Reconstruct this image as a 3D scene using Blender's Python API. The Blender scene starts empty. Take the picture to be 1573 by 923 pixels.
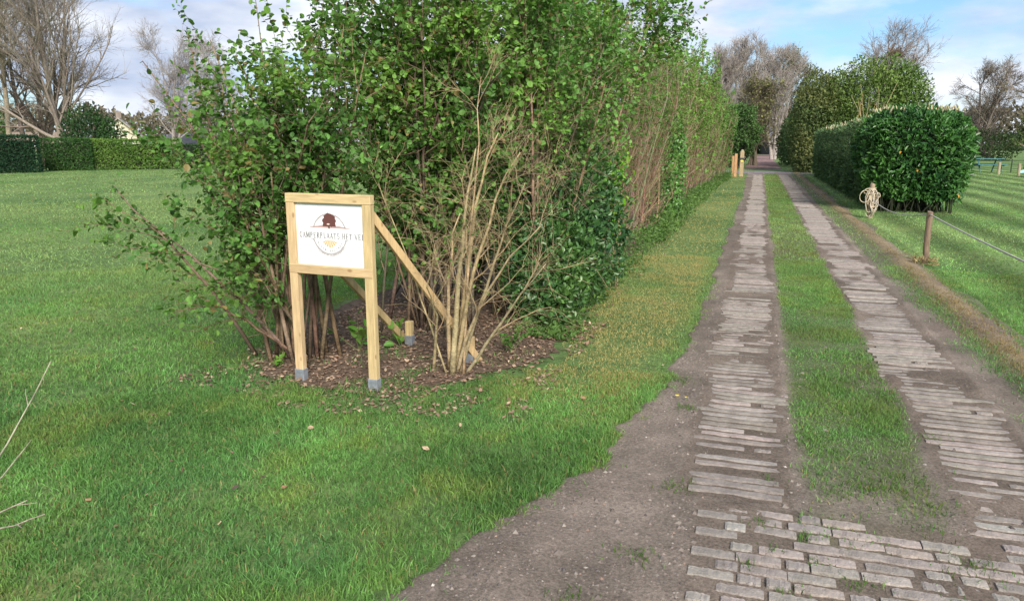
import bpy, math, random
import numpy as np

# ------------------------------------------------------------------ camera, sky, sun, exposure
sc = bpy.context.scene
COL = sc.collection
rng = np.random.default_rng(7)
random.seed(7)
W, H, F = 1573.0, 923.0, 1150.0
PITCH, YAW, CAMZ = math.atan(241.5 / F), math.radians(18.0), 1.6

cam = bpy.data.cameras.new('camera')
cam_ob = bpy.data.objects.new('camera', cam)
COL.objects.link(cam_ob)
cam_ob.location = (0, 0, CAMZ)
cam_ob.rotation_euler = (math.pi / 2 - PITCH, 0, YAW)
cam.sensor_width = 36.0
cam.lens = 36.0 * F / W
cam.clip_start = 0.05
cam.clip_end = 6000
sc.camera = cam_ob

SUN_EL, SUN_AZ = math.radians(34), math.radians(150)      # azimuth clockwise from +Y: behind, to the right
world = bpy.data.worlds.new('World')
sc.world = world
world.use_nodes = True
nt = world.node_tree
nt.nodes.clear()
def N(t, kind, **kw):
    n = t.nodes.new(kind)
    for k, v in kw.items():
        setattr(n, k, v)
    return n
out = N(nt, 'ShaderNodeOutputWorld')
bg = N(nt, 'ShaderNodeBackground')
bg.inputs['Strength'].default_value = 0.11
sky = N(nt, 'ShaderNodeTexSky', sky_type='NISHITA')
sky.sun_disc = False
sky.sun_elevation = SUN_EL
sky.sun_rotation = SUN_AZ
sky.air_density = 1.0
sky.dust_density = 1.2
sky.ozone_density = 1.4
tc = N(nt, 'ShaderNodeTexCoord')
mp = N(nt, 'ShaderNodeMapping')
mp.inputs['Scale'].default_value = (1.0, 1.0, 3.2)
mp.inputs['Location'].default_value = (4.9, 8.2, 2.2)
nz = N(nt, 'ShaderNodeTexNoise')
nz.inputs['Scale'].default_value = 3.2
nz.inputs['Detail'].default_value = 7
nz.inputs['Roughness'].default_value = 0.52
rmp = N(nt, 'ShaderNodeValToRGB')
rmp.color_ramp.elements[0].position = 0.40
rmp.color_ramp.elements[1].position = 0.53
nz2 = N(nt, 'ShaderNodeTexNoise')
nz2.inputs['Scale'].default_value = 6.0
nz2.inputs['Detail'].default_value = 6
rmp2 = N(nt, 'ShaderNodeValToRGB')
rmp2.color_ramp.elements[0].position = 0.36
rmp2.color_ramp.elements[0].color = (2.1, 2.45, 3.2, 1)
rmp2.color_ramp.elements[1].position = 0.62
rmp2.color_ramp.elements[1].color = (3.9, 4.05, 4.35, 1)
mixw = N(nt, 'ShaderNodeMixRGB')
nt.links.new(tc.outputs['Generated'], mp.inputs['Vector'])
nt.links.new(mp.outputs['Vector'], nz.inputs['Vector'])
nt.links.new(mp.outputs['Vector'], nz2.inputs['Vector'])
nt.links.new(nz.outputs['Fac'], rmp.inputs['Fac'])
nt.links.new(nz2.outputs['Fac'], rmp2.inputs['Fac'])
nt.links.new(rmp.outputs['Color'], mixw.inputs['Fac'])
skm = N(nt, 'ShaderNodeMixRGB', blend_type='MULTIPLY')
skm.inputs['Fac'].default_value = 1.0
skm.inputs['Color2'].default_value = (0.44, 0.57, 0.70, 1)
nt.links.new(sky.outputs['Color'], skm.inputs['Color1'])
nt.links.new(skm.outputs['Color'], mixw.inputs['Color1'])
nt.links.new(rmp2.outputs['Color'], mixw.inputs['Color2'])
nt.links.new(mixw.outputs['Color'], bg.inputs['Color'])
nt.links.new(bg.outputs['Background'], out.inputs['Surface'])

sl = bpy.data.lights.new('sun', 'SUN')
sl.energy = 2.6
sl.angle = math.radians(20)
sl.color = (1.0, 0.93, 0.82)
so = bpy.data.objects.new('sun', sl)
COL.objects.link(so)
so.rotation_euler = (math.pi / 2 - SUN_EL, 0, math.pi - SUN_AZ)
so.location = (20, -30, 30)

sc.view_settings.view_transform = 'Standard'
sc.view_settings.look = 'None'
sc.view_settings.gamma = 1
sc.view_settings.exposure = 1.3
sc.render.engine = 'CYCLES'
sc.cycles.max_bounces = 7
sc.cycles.diffuse_bounces = 4
sc.cycles.glossy_bounces = 2
sc.cycles.transmission_bounces = 4
sc.cycles.use_denoising = True

# ------------------------------------------------------------------ helpers
FW = np.array([-math.sin(YAW) * math.cos(PITCH), math.cos(YAW) * math.cos(PITCH), -math.sin(PITCH)])
RT = np.array([math.cos(YAW), math.sin(YAW), 0.0])
UP = np.cross(RT, FW)
def pt(px, py, depth):
    return np.array([0, 0, CAMZ]) + (FW + RT * (px - W / 2) / F - UP * (py - H / 2) / F) * depth
def gp(px, dist):
    """ground point in the direction of picture column px, dist metres away"""
    d = FW + RT * (px - W / 2) / F
    d = d[:2] / np.hypot(d[0], d[1])
    return np.array([d[0] * dist, d[1] * dist, 0.0])
def U(a, b, n=None):
    return rng.uniform(a, b, n)
def nrm(v):
    return v / np.maximum(np.linalg.norm(v, axis=-1, keepdims=True), 1e-9)

_lat = {}
def vnoise(x, y, scale, seed=0):
    if seed not in _lat:
        _lat[seed] = np.random.default_rng(1000 + seed).random((256, 256))
    L = _lat[seed]
    x = np.asarray(x) / scale; y = np.asarray(y) / scale
    xi = np.floor(x).astype(int); yi = np.floor(y).astype(int)
    fx = x - xi; fy = y - yi
    fx = fx * fx * (3 - 2 * fx); fy = fy * fy * (3 - 2 * fy)
    a = L[xi % 256, yi % 256]; b = L[(xi + 1) % 256, yi % 256]
    c = L[xi % 256, (yi + 1) % 256]; d = L[(xi + 1) % 256, (yi + 1) % 256]
    return (a * (1 - fx) + b * fx) * (1 - fy) + (c * (1 - fx) + d * fx) * fy
def fbm(x, y, scale, seed=0, o=3):
    s = 0; a = 1; t = 0
    for i in range(o):
        s = s + a * vnoise(x, y, scale / 2 ** i, seed + i * 7); t += a; a *= 0.5
    return s / t

class MB:
    """collects vertices, faces and vertex colours; build() links ONE mesh object"""
    def __init__(self):
        self.V, self.F, self.C, self.n = [], [], [], 0
    def add(self, v, faces, col=None):
        v = np.asarray(v, float).reshape(-1, 3)
        for f in (faces if isinstance(faces, list) else [faces]):
            self.F.append(np.asarray(f, int) + self.n)
        self.V.append(v)
        c = np.ones((len(v), 3)) * 0.5 if col is None else np.broadcast_to(np.asarray(col, float), (len(v), 3))
        self.C.append(c)
        self.n += len(v)
    def box(self, c, s, col=None, rot=None):
        x, y, z = s[0] / 2, s[1] / 2, s[2] / 2
        v = np.array([[-x, -y, -z], [x, -y, -z], [x, y, -z], [-x, y, -z], [-x, -y, z], [x, -y, z], [x, y, z], [-x, y, z]])
        if rot is not None:
            v = v @ np.asarray(rot).T
        self.add(v + np.asarray(c), np.array([[0, 3, 2, 1], [4, 5, 6, 7], [0, 1, 5, 4], [1, 2, 6, 5], [2, 3, 7, 6], [3, 0, 4, 7]]), col)
    def tubes(self, P, R, sides=3, col=None, cap=False):
        P = np.asarray(P, float); R = np.asarray(R, float)
        n, k, _ = P.shape
        if n == 0:
            return
        T = np.empty_like(P)
        T[:, 1:-1] = P[:, 2:] - P[:, :-2]
        T[:, 0] = P[:, 1] - P[:, 0]; T[:, -1] = P[:, -1] - P[:, -2]
        T = nrm(T)
        ref = np.where(np.abs(T[:, :1, 2:3]) > 0.9, np.array([1.0, 0, 0]), np.array([0, 0, 1.0]))
        ref = np.broadcast_to(ref, T.shape)
        A = nrm(np.cross(T, ref)); B = np.cross(T, A)
        a = np.arange(sides) * 2 * math.pi / sides
        V = P[:, :, None] + R[:, :, None, None] * (A[:, :, None] * np.cos(a)[None, None, :, None] + B[:, :, None] * np.sin(a)[None, None, :, None])
        idx = np.arange(n * k * sides).reshape(n, k, sides)
        q = np.stack([idx[:, :-1], np.roll(idx[:, :-1], -1, 2), np.roll(idx[:, 1:], -1, 2), idx[:, 1:]], -1).reshape(-1, 4)
        fs = [q]
        if cap:
            fs.append(idx[:, -1, :].reshape(-1, sides))
            fs.append(idx[:, 0, ::-1].reshape(-1, sides))
        c = None
        if col is not None:
            col = np.asarray(col, float)
            c = np.broadcast_to(col, (3,)) if col.ndim == 1 else np.repeat(col, k * sides, 0)
        self.add(V.reshape(-1, 3), fs, c)
    def leaves(self, pos, d, nr, size, width, col, kind='hex', bend=0.12):
        n = len(pos)
        if n == 0:
            return
        d = nrm(d); s = nrm(np.cross(nr, d)); u = np.cross(d, s)
        size = np.broadcast_to(np.asarray(size, float), (n,)); width = np.broadcast_to(np.asarray(width, float), (n,))
        if kind == 'hex':
            t = np.array([[0, 0, 0], [.28, .46, .10], [.72, .38, .06], [1, 0, -bend], [.72, -.38, .06], [.28, -.46, .10]])
            f = np.array([[0, 3, 2, 1], [0, 5, 4, 3]])
        elif kind == 'round':
            t = np.array([[0, 0, 0], [.12, .36, .06], [.5, .52, .10], [.85, .3, .03], [1, 0, -bend], [.85, -.3, .03], [.5, -.52, .10], [.12, -.36, .06]])
            f = np.array([[0, 4, 3, 2], [0, 2, 1, 0], [0, 6, 5, 4], [0, 0, 7, 6]])
        else:
            t = np.array([[0, 0, 0], [.45, .48, .10], [1, 0, -bend], [.45, -.48, .10]])
            f = np.array([[0, 2, 1], [0, 3, 2]])
        k = len(t)
        V = pos[:, None] + size[:, None, None] * (d[:, None] * t[None, :, :1] + u[:, None] * t[None, :, 2:]) + (size * width)[:, None, None] * s[:, None] * t[None, :, 1:2]
        off = (np.arange(n) * k)[:, None, None]
        if kind == 'round':
            fs = [(f[[0, 2]][None] + off).reshape(-1, 4), (np.array([[0, 2, 1], [0, 7, 6]])[None] + off).reshape(-1, 3)]
        else:
            fs = [(f[None] + off).reshape(-1, f.shape[1])]
        self.add(V.reshape(-1, 3), fs, np.repeat(np.asarray(col), k, 0) if np.ndim(col) == 2 else col)
    def mesh(self, name, mat=None, smooth=False):
        me = bpy.data.meshes.new(name)
        V = np.concatenate(self.V)
        me.vertices.add(len(V)); me.vertices.foreach_set('co', V.astype(np.float32).ravel())
        nl = sum(f.size for f in self.F); npoly = sum(len(f) for f in self.F)
        me.loops.add(nl); me.polygons.add(npoly)
        me.loops.foreach_set('vertex_index', np.concatenate([f.ravel() for f in self.F]).astype(np.int32))
        cnt = np.concatenate([np.full(len(f), f.shape[1]) for f in self.F])
        st = np.concatenate([[0], np.cumsum(cnt)[:-1]])
        me.polygons.foreach_set('loop_start', st.astype(np.int32))
        me.update(calc_edges=True)
        ca = me.color_attributes.new('Col', 'FLOAT_COLOR', 'POINT')
        C = np.concatenate(self.C)
        ca.data.foreach_set('color', np.concatenate([C, np.ones((len(C), 1))], 1).astype(np.float32).ravel())
        me.polygons.foreach_set('use_smooth', np.full(npoly, bool(smooth)))
        me.validate()
        if mat:
            me.materials.append(mat)
        return me
    def build(self, name, mat, parent=None, smooth=False, **props):
        return link(name, self.mesh(name, mat, smooth), parent, **props)

def link(name, me, parent=None, **props):
    o = bpy.data.objects.new(name, me)
    COL.objects.link(o)
    if parent is not None:
        o.parent = parent
    for k, v in props.items():
        o[k] = v
    return o
def empty(name, loc, label, cat, group=None):
    """an Empty at the thing's base; parts are built in world space and offset by its inverse"""
    o = bpy.data.objects.new(name, None)
    COL.objects.link(o)
    o.location = loc
    o['label'] = label; o['category'] = cat
    if group:
        o['group'] = group
    o.empty_display_size = 0.1
    return o
def part(mb, name, mat, root, smooth=False, **props):
    """a part whose vertices are given in world space"""
    o = mb.build(name, mat, root, smooth, **props)
    top = root
    off = np.zeros(3)
    while top is not None:
        off = off + np.array(top.location); top = top.parent
    o.location = -off
    return o
def tagged(o, label, cat, group=None):
    o['label'] = label; o['category'] = cat
    if group:
        o['group'] = group
    return o

# ------------------------------------------------------------------ materials
def mat_base(name):
    m = bpy.data.materials.new(name)
    m.use_nodes = True
    t = m.node_tree
    t.nodes.clear()
    o = N(t, 'ShaderNodeOutputMaterial')
    return m, t, o
def col_mat(name, rough=0.8, spec=0.3, noise=None, amount=0.35, bump=0.0, bscale=None, transl=0.0, stretch=None, metal=0.0):
    """colour from the piece's own Col attribute, broken up by noise, with optional relief and translucency"""
    m, t, o = mat_base(name)
    at = N(t, 'ShaderNodeAttribute', attribute_name='Col')
    c = at.outputs['Color']
    p = N(t, 'ShaderNodeBsdfPrincipled')
    p.inputs['Roughness'].default_value = rough
    p.inputs['Specular IOR Level'].default_value = spec
    p.inputs['Metallic'].default_value = metal
    if noise or bump:
        g = N(t, 'ShaderNodeTexCoord')
        mpp = N(t, 'ShaderNodeMapping')
        if stretch:
            mpp.inputs['Scale'].default_value = stretch
        t.links.new(g.outputs['Object'], mpp.inputs['Vector'])
    if noise:
        n = N(t, 'ShaderNodeTexNoise')
        n.inputs['Scale'].default_value = noise; n.inputs['Detail'].default_value = 6; n.inputs['Roughness'].default_value = 0.65
        t.links.new(mpp.outputs['Vector'], n.inputs['Vector'])
        mr = N(t, 'ShaderNodeMapRange')
        mr.inputs['From Min'].default_value = 0.3; mr.inputs['From Max'].default_value = 0.7
        mr.inputs['To Min'].default_value = 1 - amount; mr.inputs['To Max'].default_value = 1 + amount
        t.links.new(n.outputs['Fac'], mr.inputs['Value'])
        mm = N(t, 'ShaderNodeVectorMath', operation='SCALE')
        t.links.new(c, mm.inputs[0]); t.links.new(mr.outputs['Result'], mm.inputs['Scale'])
        c = mm.outputs['Vector']
    if bump:
        n2 = N(t, 'ShaderNodeTexNoise')
        n2.inputs['Scale'].default_value = bscale or 60; n2.inputs['Detail'].default_value = 5
        t.links.new(mpp.outputs['Vector'], n2.inputs['Vector'])
        b = N(t, 'ShaderNodeBump')
        b.inputs['Strength'].default_value = bump; b.inputs['Distance'].default_value = 0.01
        t.links.new(n2.outputs['Fac'], b.inputs['Height'])
        t.links.new(b.outputs['Normal'], p.inputs['Normal'])
    t.links.new(c, p.inputs['Base Color'])
    if transl:
        tr = N(t, 'ShaderNodeBsdfTranslucent')
        g2 = N(t, 'ShaderNodeVectorMath', operation='MULTIPLY')
        g2.inputs[1].default_value = (1.5, 1.35, 0.7)
        t.links.new(c, g2.inputs[0]); t.links.new(g2.outputs['Vector'], tr.inputs['Color'])
        mx = N(t, 'ShaderNodeMixShader')
        mx.inputs['Fac'].default_value = transl
        t.links.new(p.outputs['BSDF'], mx.inputs[1]); t.links.new(tr.outputs['BSDF'], mx.inputs[2])
        t.links.new(mx.outputs['Shader'], o.inputs['Surface'])
    else:
        t.links.new(p.outputs['BSDF'], o.inputs['Surface'])
    return m

M = {}
M['leaf'] = col_mat('leaf', 0.55, 0.35, transl=0.32)
M['gloss_leaf'] = col_mat('gloss_leaf', 0.38, 0.4, transl=0.15)
M['dull_leaf'] = col_mat('dull_leaf', 0.7, 0.2, transl=0.15)
M['grass'] = col_mat('grass_blade', 0.6, 0.25, transl=0.45)
M['bark'] = col_mat('bark', 0.9, 0.15, noise=16, amount=0.5, bump=0.8, bscale=60)
M['twig'] = col_mat('twig', 0.8, 0.2)
M['litter'] = col_mat('dry_leaf', 0.8, 0.2, transl=0.1)
M['stone'] = col_mat('pebble', 0.8, 0.3, noise=60, amount=0.2)
M['concrete'] = col_mat('old_concrete', 0.9, 0.2, noise=28, amount=0.30, bump=0.7, bscale=140)
M['wood'] = col_mat('pine_timber', 0.65, 0.3, noise=3.0, amount=0.26, bump=0.25, bscale=40, stretch=(14, 14, 1.6))
M['wood_h'] = col_mat('pine_timber_rail', 0.65, 0.3, noise=3.0, amount=0.26, bump=0.25, bscale=40, stretch=(1.6, 14, 14))
def knots(m, stretch):
    t = m.node_tree
    p = [n for n in t.nodes if n.type == 'BSDF_PRINCIPLED'][0]
    src = p.inputs['Base Color'].links[0].from_socket
    g = N(t, 'ShaderNodeTexCoord'); mpp = N(t, 'ShaderNodeMapping'); mpp.inputs['Scale'].default_value = stretch
    v = N(t, 'ShaderNodeTexVoronoi'); v.inputs['Scale'].default_value = 1.0
    t.links.new(g.outputs['Object'], mpp.inputs['Vector']); t.links.new(mpp.outputs['Vector'], v.inputs['Vector'])
    r_ = N(t, 'ShaderNodeMapRange'); r_.inputs['From Min'].default_value = 0.08; r_.inputs['From Max'].default_value = 0.17
    r_.inputs['To Min'].default_value = 0.7; r_.inputs['To Max'].default_value = 0.0
    t.links.new(v.outputs['Distance'], r_.inputs['Value'])
    mx = N(t, 'ShaderNodeMixRGB'); mx.inputs['Color2'].default_value = (.22, .115, .05, 1)
    t.links.new(r_.outputs[0], mx.inputs['Fac']); t.links.new(src, mx.inputs['Color1']); t.links.new(mx.outputs['Color'], p.inputs['Base Color'])
knots(M['wood'], (14, 14, 7)); knots(M['wood_h'], (7, 14, 14))
M['oldwood'] = col_mat('weathered_timber', 0.85, 0.2, noise=6.0, amount=0.35, bump=0.5, bscale=30, stretch=(6, 6, 1))
M['steel'] = col_mat('galvanised_steel', 0.5, 0.5, noise=22, amount=0.3, metal=0.55)
M['print'] = col_mat('sign_print', 0.45, 0.4)
M['board'] = col_mat('white_board', 0.4, 0.45, noise=4, amount=0.02)
M['rope'] = col_mat('rope', 0.85, 0.2, noise=60, amount=0.2, bump=0.4, bscale=120)
M['plastic'] = col_mat('plastic', 0.4, 0.45)
M['wall'] = col_mat('brick_wall_far', 0.9, 0.2, noise=3, amount=0.2)
M['roof'] = col_mat('roof_far', 0.85, 0.2, noise=4, amount=0.3)

def ground_material():
    m, t, o = mat_base('meadow')
    p = N(t, 'ShaderNodeBsdfPrincipled')
    p.inputs['Roughness'].default_value = 0.95
    p.inputs['Specular IOR Level'].default_value = 0.1
    g = N(t, 'ShaderNodeTexCoord')
    def noise(scale, detail=5, rough=0.6):
        n = N(t, 'ShaderNodeTexNoise')
        n.inputs['Scale'].default_value = scale; n.inputs['Detail'].default_value = detail; n.inputs['Roughness'].default_value = rough
        t.links.new(g.outputs['Object'], n.inputs['Vector'])
        return n
    def ramp(src, a, b, ca, cb):
        r = N(t, 'ShaderNodeValToRGB')
        r.color_ramp.elements[0].position = a; r.color_ramp.elements[0].color = (*ca, 1)
        r.color_ramp.elements[1].position = b; r.color_ramp.elements[1].color = (*cb, 1)
        t.links.new(src, r.inputs['Fac'])
        return r
    big = ramp(noise(0.35, 4).outputs['Fac'], 0.35, 0.68, (0.090, 0.175, 0.055), (0.20, 0.29, 0.10))
    fine = ramp(noise(11, 8, 0.75).outputs['Fac'], 0.32, 0.68, (0.42, 0.40, 0.45), (1.30, 1.25, 1.25))
    mul = N(t, 'ShaderNodeMixRGB', blend_type='MULTIPLY'); mul.inputs['Fac'].default_value = 1
    t.links.new(big.outputs['Color'], mul.inputs['Color1']); t.links.new(fine.outputs['Color'], mul.inputs['Color2'])
    # dry yellowish patches
    dry = ramp(noise(0.9, 6, 0.65).outputs['Fac'], 0.58, 0.70, (0, 0, 0), (0.6, 0.6, 0.6))
    mx = N(t, 'ShaderNodeMixRGB'); mx.inputs['Color2'].default_value = (0.21, 0.22, 0.075, 1)
    t.links.new(dry.outputs['Color'], mx.inputs['Fac']); t.links.new(mul.outputs['Color'], mx.inputs['Color1'])
    # mowing lanes on the field beside the drive (they run along it)
    sep = N(t, 'ShaderNodeSeparateXYZ'); t.links.new(g.outputs['Object'], sep.inputs[0])
    wob = N(t, 'ShaderNodeMath', operation='MULTIPLY_ADD'); wob.inputs[1].default_value = 0.5
    t.links.new(noise(0.25, 2).outputs['Fac'], wob.inputs[0]); t.links.new(sep.outputs['X'], wob.inputs[2])
    sc_ = N(t, 'ShaderNodeMath', operation='MULTIPLY'); sc_.inputs[1].default_value = 2 * math.pi / 1.15
    t.links.new(wob.outputs[0], sc_.inputs[0])
    sn = N(t, 'ShaderNodeMath', operation='SINE'); t.links.new(sc_.outputs[0], sn.inputs[0])
    gt = N(t, 'ShaderNodeMath', operation='GREATER_THAN'); gt.inputs[1].default_value = 2.3
    t.links.new(sep.outputs['X'], gt.inputs[0])
    amp = N(t, 'ShaderNodeMath', operation='MULTIPLY'); t.links.new(sn.outputs[0], amp.inputs[0]); t.links.new(gt.outputs[0], amp.inputs[1])
    fac = N(t, 'ShaderNodeMath', operation='MULTIPLY_ADD'); fac.inputs[1].default_value = 0.30; fac.inputs[2].default_value = 1.0
    t.links.new(amp.outputs[0], fac.inputs[0])
    vm = N(t, 'ShaderNodeVectorMath', operation='SCALE')
    t.links.new(mx.outputs['Color'], vm.inputs[0]); t.links.new(fac.outputs[0], vm.inputs['Scale'])
    t.links.new(vm.outputs['Vector'], p.inputs['Base Color'])
    b = N(t, 'ShaderNodeBump'); b.inputs['Strength'].default_value = 0.8; b.inputs['Distance'].default_value = 0.04
    t.links.new(noise(30, 6, 0.7).outputs['Fac'], b.inputs['Height']); t.links.new(b.outputs['Normal'], p.inputs['Normal'])
    t.links.new(p.outputs['BSDF'], o.inputs['Surface'])
    return m
def dirt_material():
    m, t, o = mat_base('packed_dirt')
    p = N(t, 'ShaderNodeBsdfPrincipled')
    p.inputs['Roughness'].default_value = 0.95
    p.inputs['Specular IOR Level'].default_value = 0.15
    g = N(t, 'ShaderNodeTexCoord')
    at = N(t, 'ShaderNodeAttribute', attribute_name='Col')
    def noise(scale, detail=6, rough=0.7):
        n = N(t, 'ShaderNodeTexNoise'); n.inputs['Scale'].default_value = scale
        n.inputs['Detail'].default_value = detail; n.inputs['Roughness'].default_value = rough
        t.links.new(g.outputs['Object'], n.inputs['Vector']); return n
    def mrange(src, a, b, lo, hi):
        r = N(t, 'ShaderNodeMapRange')
        r.inputs['From Min'].default_value = a; r.inputs['From Max'].default_value = b
        r.inputs['To Min'].default_value = lo; r.inputs['To Max'].default_value = hi
        t.links.new(src, r.inputs['Value']); return r
    r1 = mrange(noise(5).outputs['Fac'], 0.3, 0.7, 0.75, 1.2)
    r2 = mrange(noise(70, 5, 0.75).outputs['Fac'], 0.3, 0.7, 0.5, 1.5)
    pr = N(t, 'ShaderNodeMath', operation='MULTIPLY')
    t.links.new(r1.outputs[0], pr.inputs[0]); t.links.new(r2.outputs[0], pr.inputs[1])
    vm = N(t, 'ShaderNodeVectorMath', operation='SCALE')
    t.links.new(at.outputs['Color'], vm.inputs[0]); t.links.new(pr.outputs[0], vm.inputs['Scale'])
    t.links.new(vm.outputs['Vector'], p.inputs['Base Color'])
    b = N(t, 'ShaderNodeBump'); b.inputs['Strength'].default_value = 0.9; b.inputs['Distance'].default_value = 0.012
    t.links.new(noise(95, 6, 0.75).outputs['Fac'], b.inputs['Height']); t.links.new(b.outputs['Normal'], p.inputs['Normal'])
    t.links.new(p.outputs['BSDF'], o.inputs['Surface'])
    return m
M['ground'] = ground_material()
M['dirt'] = dirt_material()

def jit(base, n, v=0.25, hue=0.12):
    """n natural variations of one colour"""
    b = np.asarray(base, float)
    k = np.clip(1 + rng.normal(0, v, (n, 1)), 0.35, 1.9)
    return b[None] * k * np.clip(1 + rng.normal(0, hue, (n, 3)), 0.6, 1.5)

# ------------------------------------------------------------------ layout functions (metres; the drive runs along +Y)
EDGE_Y = np.array([0.5, 1.6, 2.15, 2.7, 3.23, 4.03, 5.0, 6.23, 9, 15, 25, 38, 60])
EDGE_X = np.array([-1.75, -1.36, -1.18, -.97, -.81, -.63, -.53, -.46, -.44, -.46, -.42, -.55, -.6])
def left_edge(y):
    return np.interp(y, EDGE_Y, EDGE_X) + (vnoise(y, 0 * y, 0.45, 3) - 0.5) * 0.09 + (vnoise(y, 0 * y, 0.07, 4) - 0.5) * 0.05
def right_edge(y):
    return 2.16 + (vnoise(y, 0 * y, 0.8, 5) - 0.5) * 0.25
S1 = (-0.25, 0.22)     # wheel track beside the hedge
S2 = (0.95, 1.45)      # wheel track beside the field
BED = np.array([(-3.7, 4.75), (-3.5, 4.40), (-3.3, 4.18), (-2.95, 4.05), (-2.5, 4.0), (-2.2, 4.0), (-2.0, 4.2), (-1.80, 4.45), (-1.66, 4.75), (-1.42, 5.15), (-1.42, 5.7),
                (-1.58, 6.6), (-1.68, 8.5), (-1.70, 12), (-1.70, 18), (-1.65, 26), (-1.4, 36), (-1.2, 38.2), (-3.2, 38.2), (-3.4, 26), (-3.6, 12), (-3.9, 6.5)])
def in_poly(x, y, poly):
    x = np.asarray(x); y = np.asarray(y)
    c = np.zeros(x.shape, bool)
    j = len(poly) - 1
    for i in range(len(poly)):
        xi, yi = poly[i]; xj, yj = poly[j]
        c ^= ((yi > y) != (yj > y)) & (x < (xj - xi) * (y - yi) / (yj - yi + 1e-12) + xi)
        j = i
    return c

# ------------------------------------------------------------------ ground, drive, bed, road
def grid_mesh(xs, ys, zf, cf):
    X, Y = np.meshgrid(xs, ys)
    return X, Y
mb = MB()
r = np.concatenate([[0], np.geomspace(2, 5000, 60)])
a = np.linspace(0, 2 * math.pi, 97)[:-1]
V = [[0, 0, 0]]
for q in r[1:]:
    V += [[q * math.cos(t), q * math.sin(t), 0] for t in a]
na = len(a)
tri = np.array([[0, 1 + i, 1 + (i + 1) % na] for i in range(na)])
quads = np.array([[1 + k * na + i, 1 + (k + 1) * na + i, 1 + (k + 1) * na + (i + 1) % na, 1 + k * na + (i + 1) % na] for k in range(len(r) - 2) for i in range(na)])
mb.add(V, [tri, quads])
mb.build('ground', M['ground'], kind='structure')

DIRT = np.array([0.190, 0.155, 0.128])
ys = np.concatenate([np.geomspace(1.2, 12, 300), np.geomspace(12, 46, 130)[1:]])
us = np.linspace(0, 1, 130)
Yg, Ug = np.meshgrid(ys, us, indexing='ij')
Le = left_edge(Yg); Re = right_edge(Yg)
Xg = Le + (Re - Le) * Ug
def dirt_z(x, y):
    z = 0.010 + (0.020 - 0.011 * ((y < 3.2) & (x > -.2))) * (fbm(x, y, 0.40, 20, 4) - 0.5) * 2 * 0.7 + 0.006 * (vnoise(x, y, 0.07, 25) - 0.5)
    inb_ = ((x > -.27) & (x < .24) | (x > .93) & (x < 1.47)) & (y > 3.3) | (y < 3.28) & (x > -.17)
    z = z - 0.0025 * inb_ + 0.0035 * (y <= 3.28)
    ed_ = np.minimum(np.minimum(np.abs(x + .25), np.abs(x - .22)), np.minimum(np.abs(x - .95), np.abs(x - 1.45)))
    z = z + 0.016 * np.exp(-(ed_ / .06) ** 2) * (fbm(x, y, .25, 27, 2) * 1.7 - .35) * (y > 3.3)
    z = z + 0.010 * np.clip(fbm(x, y, .30, 29, 3) - .57, 0, 1) * 5 * inb_
    rut = np.exp(-((x - 1.66) / 0.12) ** 2) * 0.012
    ridge = np.exp(-((x - 1.93) / 0.13) ** 2) * 0.03 * np.clip((y - 4) / 3, 0, 1)
    return np.clip(z - rut, 0.005, 1) + ridge
Zg = dirt_z(Xg, Yg)
edge = np.minimum(Ug, 1 - Ug)
Zg = np.where(edge < 0.004, 0.002, Zg)
nzv = fbm(Xg, Yg, 0.5, 30, 4)[..., None]
c = DIRT * (0.55 + 0.9 * nzv) * (.85 + .3 * fbm(Xg, Yg, 1.6, 33, 2)[..., None])
grn = np.array([0.075, 0.12, 0.04]); straw = np.array([0.25, 0.19, 0.10]); redd = np.array([0.165, 0.125, 0.10])
def center_grass(x, y):
    w = np.clip((x - 0.24) / 0.12, 0, 1) * np.clip((0.96 - x) / 0.12, 0, 1)
    w = w * np.clip((y - 3.0) / 1.6, 0, 1)
    return np.clip(w * 1.5 + (fbm(x, y, 0.5, 40, 3) - 0.62) * 1.2 * (w > 0), 0, 1)
inb_ = (((Xg > -.27) & (Xg < .24) | (Xg > .93) & (Xg < 1.47)) & (Yg > 3.3) | (Yg < 3.28) & (Xg > -.17))[..., None]
c = np.where(inb_, c * np.array([.86, .84, .82]), c)
cg = center_grass(Xg, Yg)[..., None]
c = c * (1 - 0.75 * cg) + grn * 0.75 * cg
rv = np.clip((Xg - 1.5) / 0.1, 0, 1)
gband = np.exp(-((Xg - 1.78) / 0.09) ** 2) + np.clip((Yg - 7) / 5, 0, 1) * np.exp(-((Xg - 1.65) / 0.14) ** 2) + np.clip((Xg - 2.06) / 0.1, 0, 1)
gb = (np.clip(gband + (fbm(Xg, Yg, 0.6, 44, 3) - 0.5) * 1.3, 0, 1) * rv)[..., None]
c = c * (1 - 0.6 * gb) + grn * 0.6 * gb
st = (np.exp(-((Xg - 1.95) / 0.14) ** 2) * np.clip((Yg - 3) / 3, 0, 1) * 0.75)[..., None]
c = c * (1 - st) + straw * (0.7 + 0.6 * fbm(Xg, Yg, 0.3, 46, 3)[..., None]) * st
rd = (np.clip(fbm(Xg, Yg, 0.9, 48, 3) - 0.55, 0, 1) * 2.2)[..., None]
c = c * (1 - rd) + redd * rd
nr, nc = Yg.shape
idx = np.arange(nr * nc).reshape(nr, nc)
mb = MB()
mb.add(np.stack([Xg, Yg, Zg], -1).reshape(-1, 3), np.stack([idx[:-1, :-1], idx[:-1, 1:], idx[1:, 1:], idx[1:, :-1]], -1).reshape(-1, 4), c.reshape(-1, 3))
drive = mb.build('driveway', M['dirt'], smooth=True, kind='structure')

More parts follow.
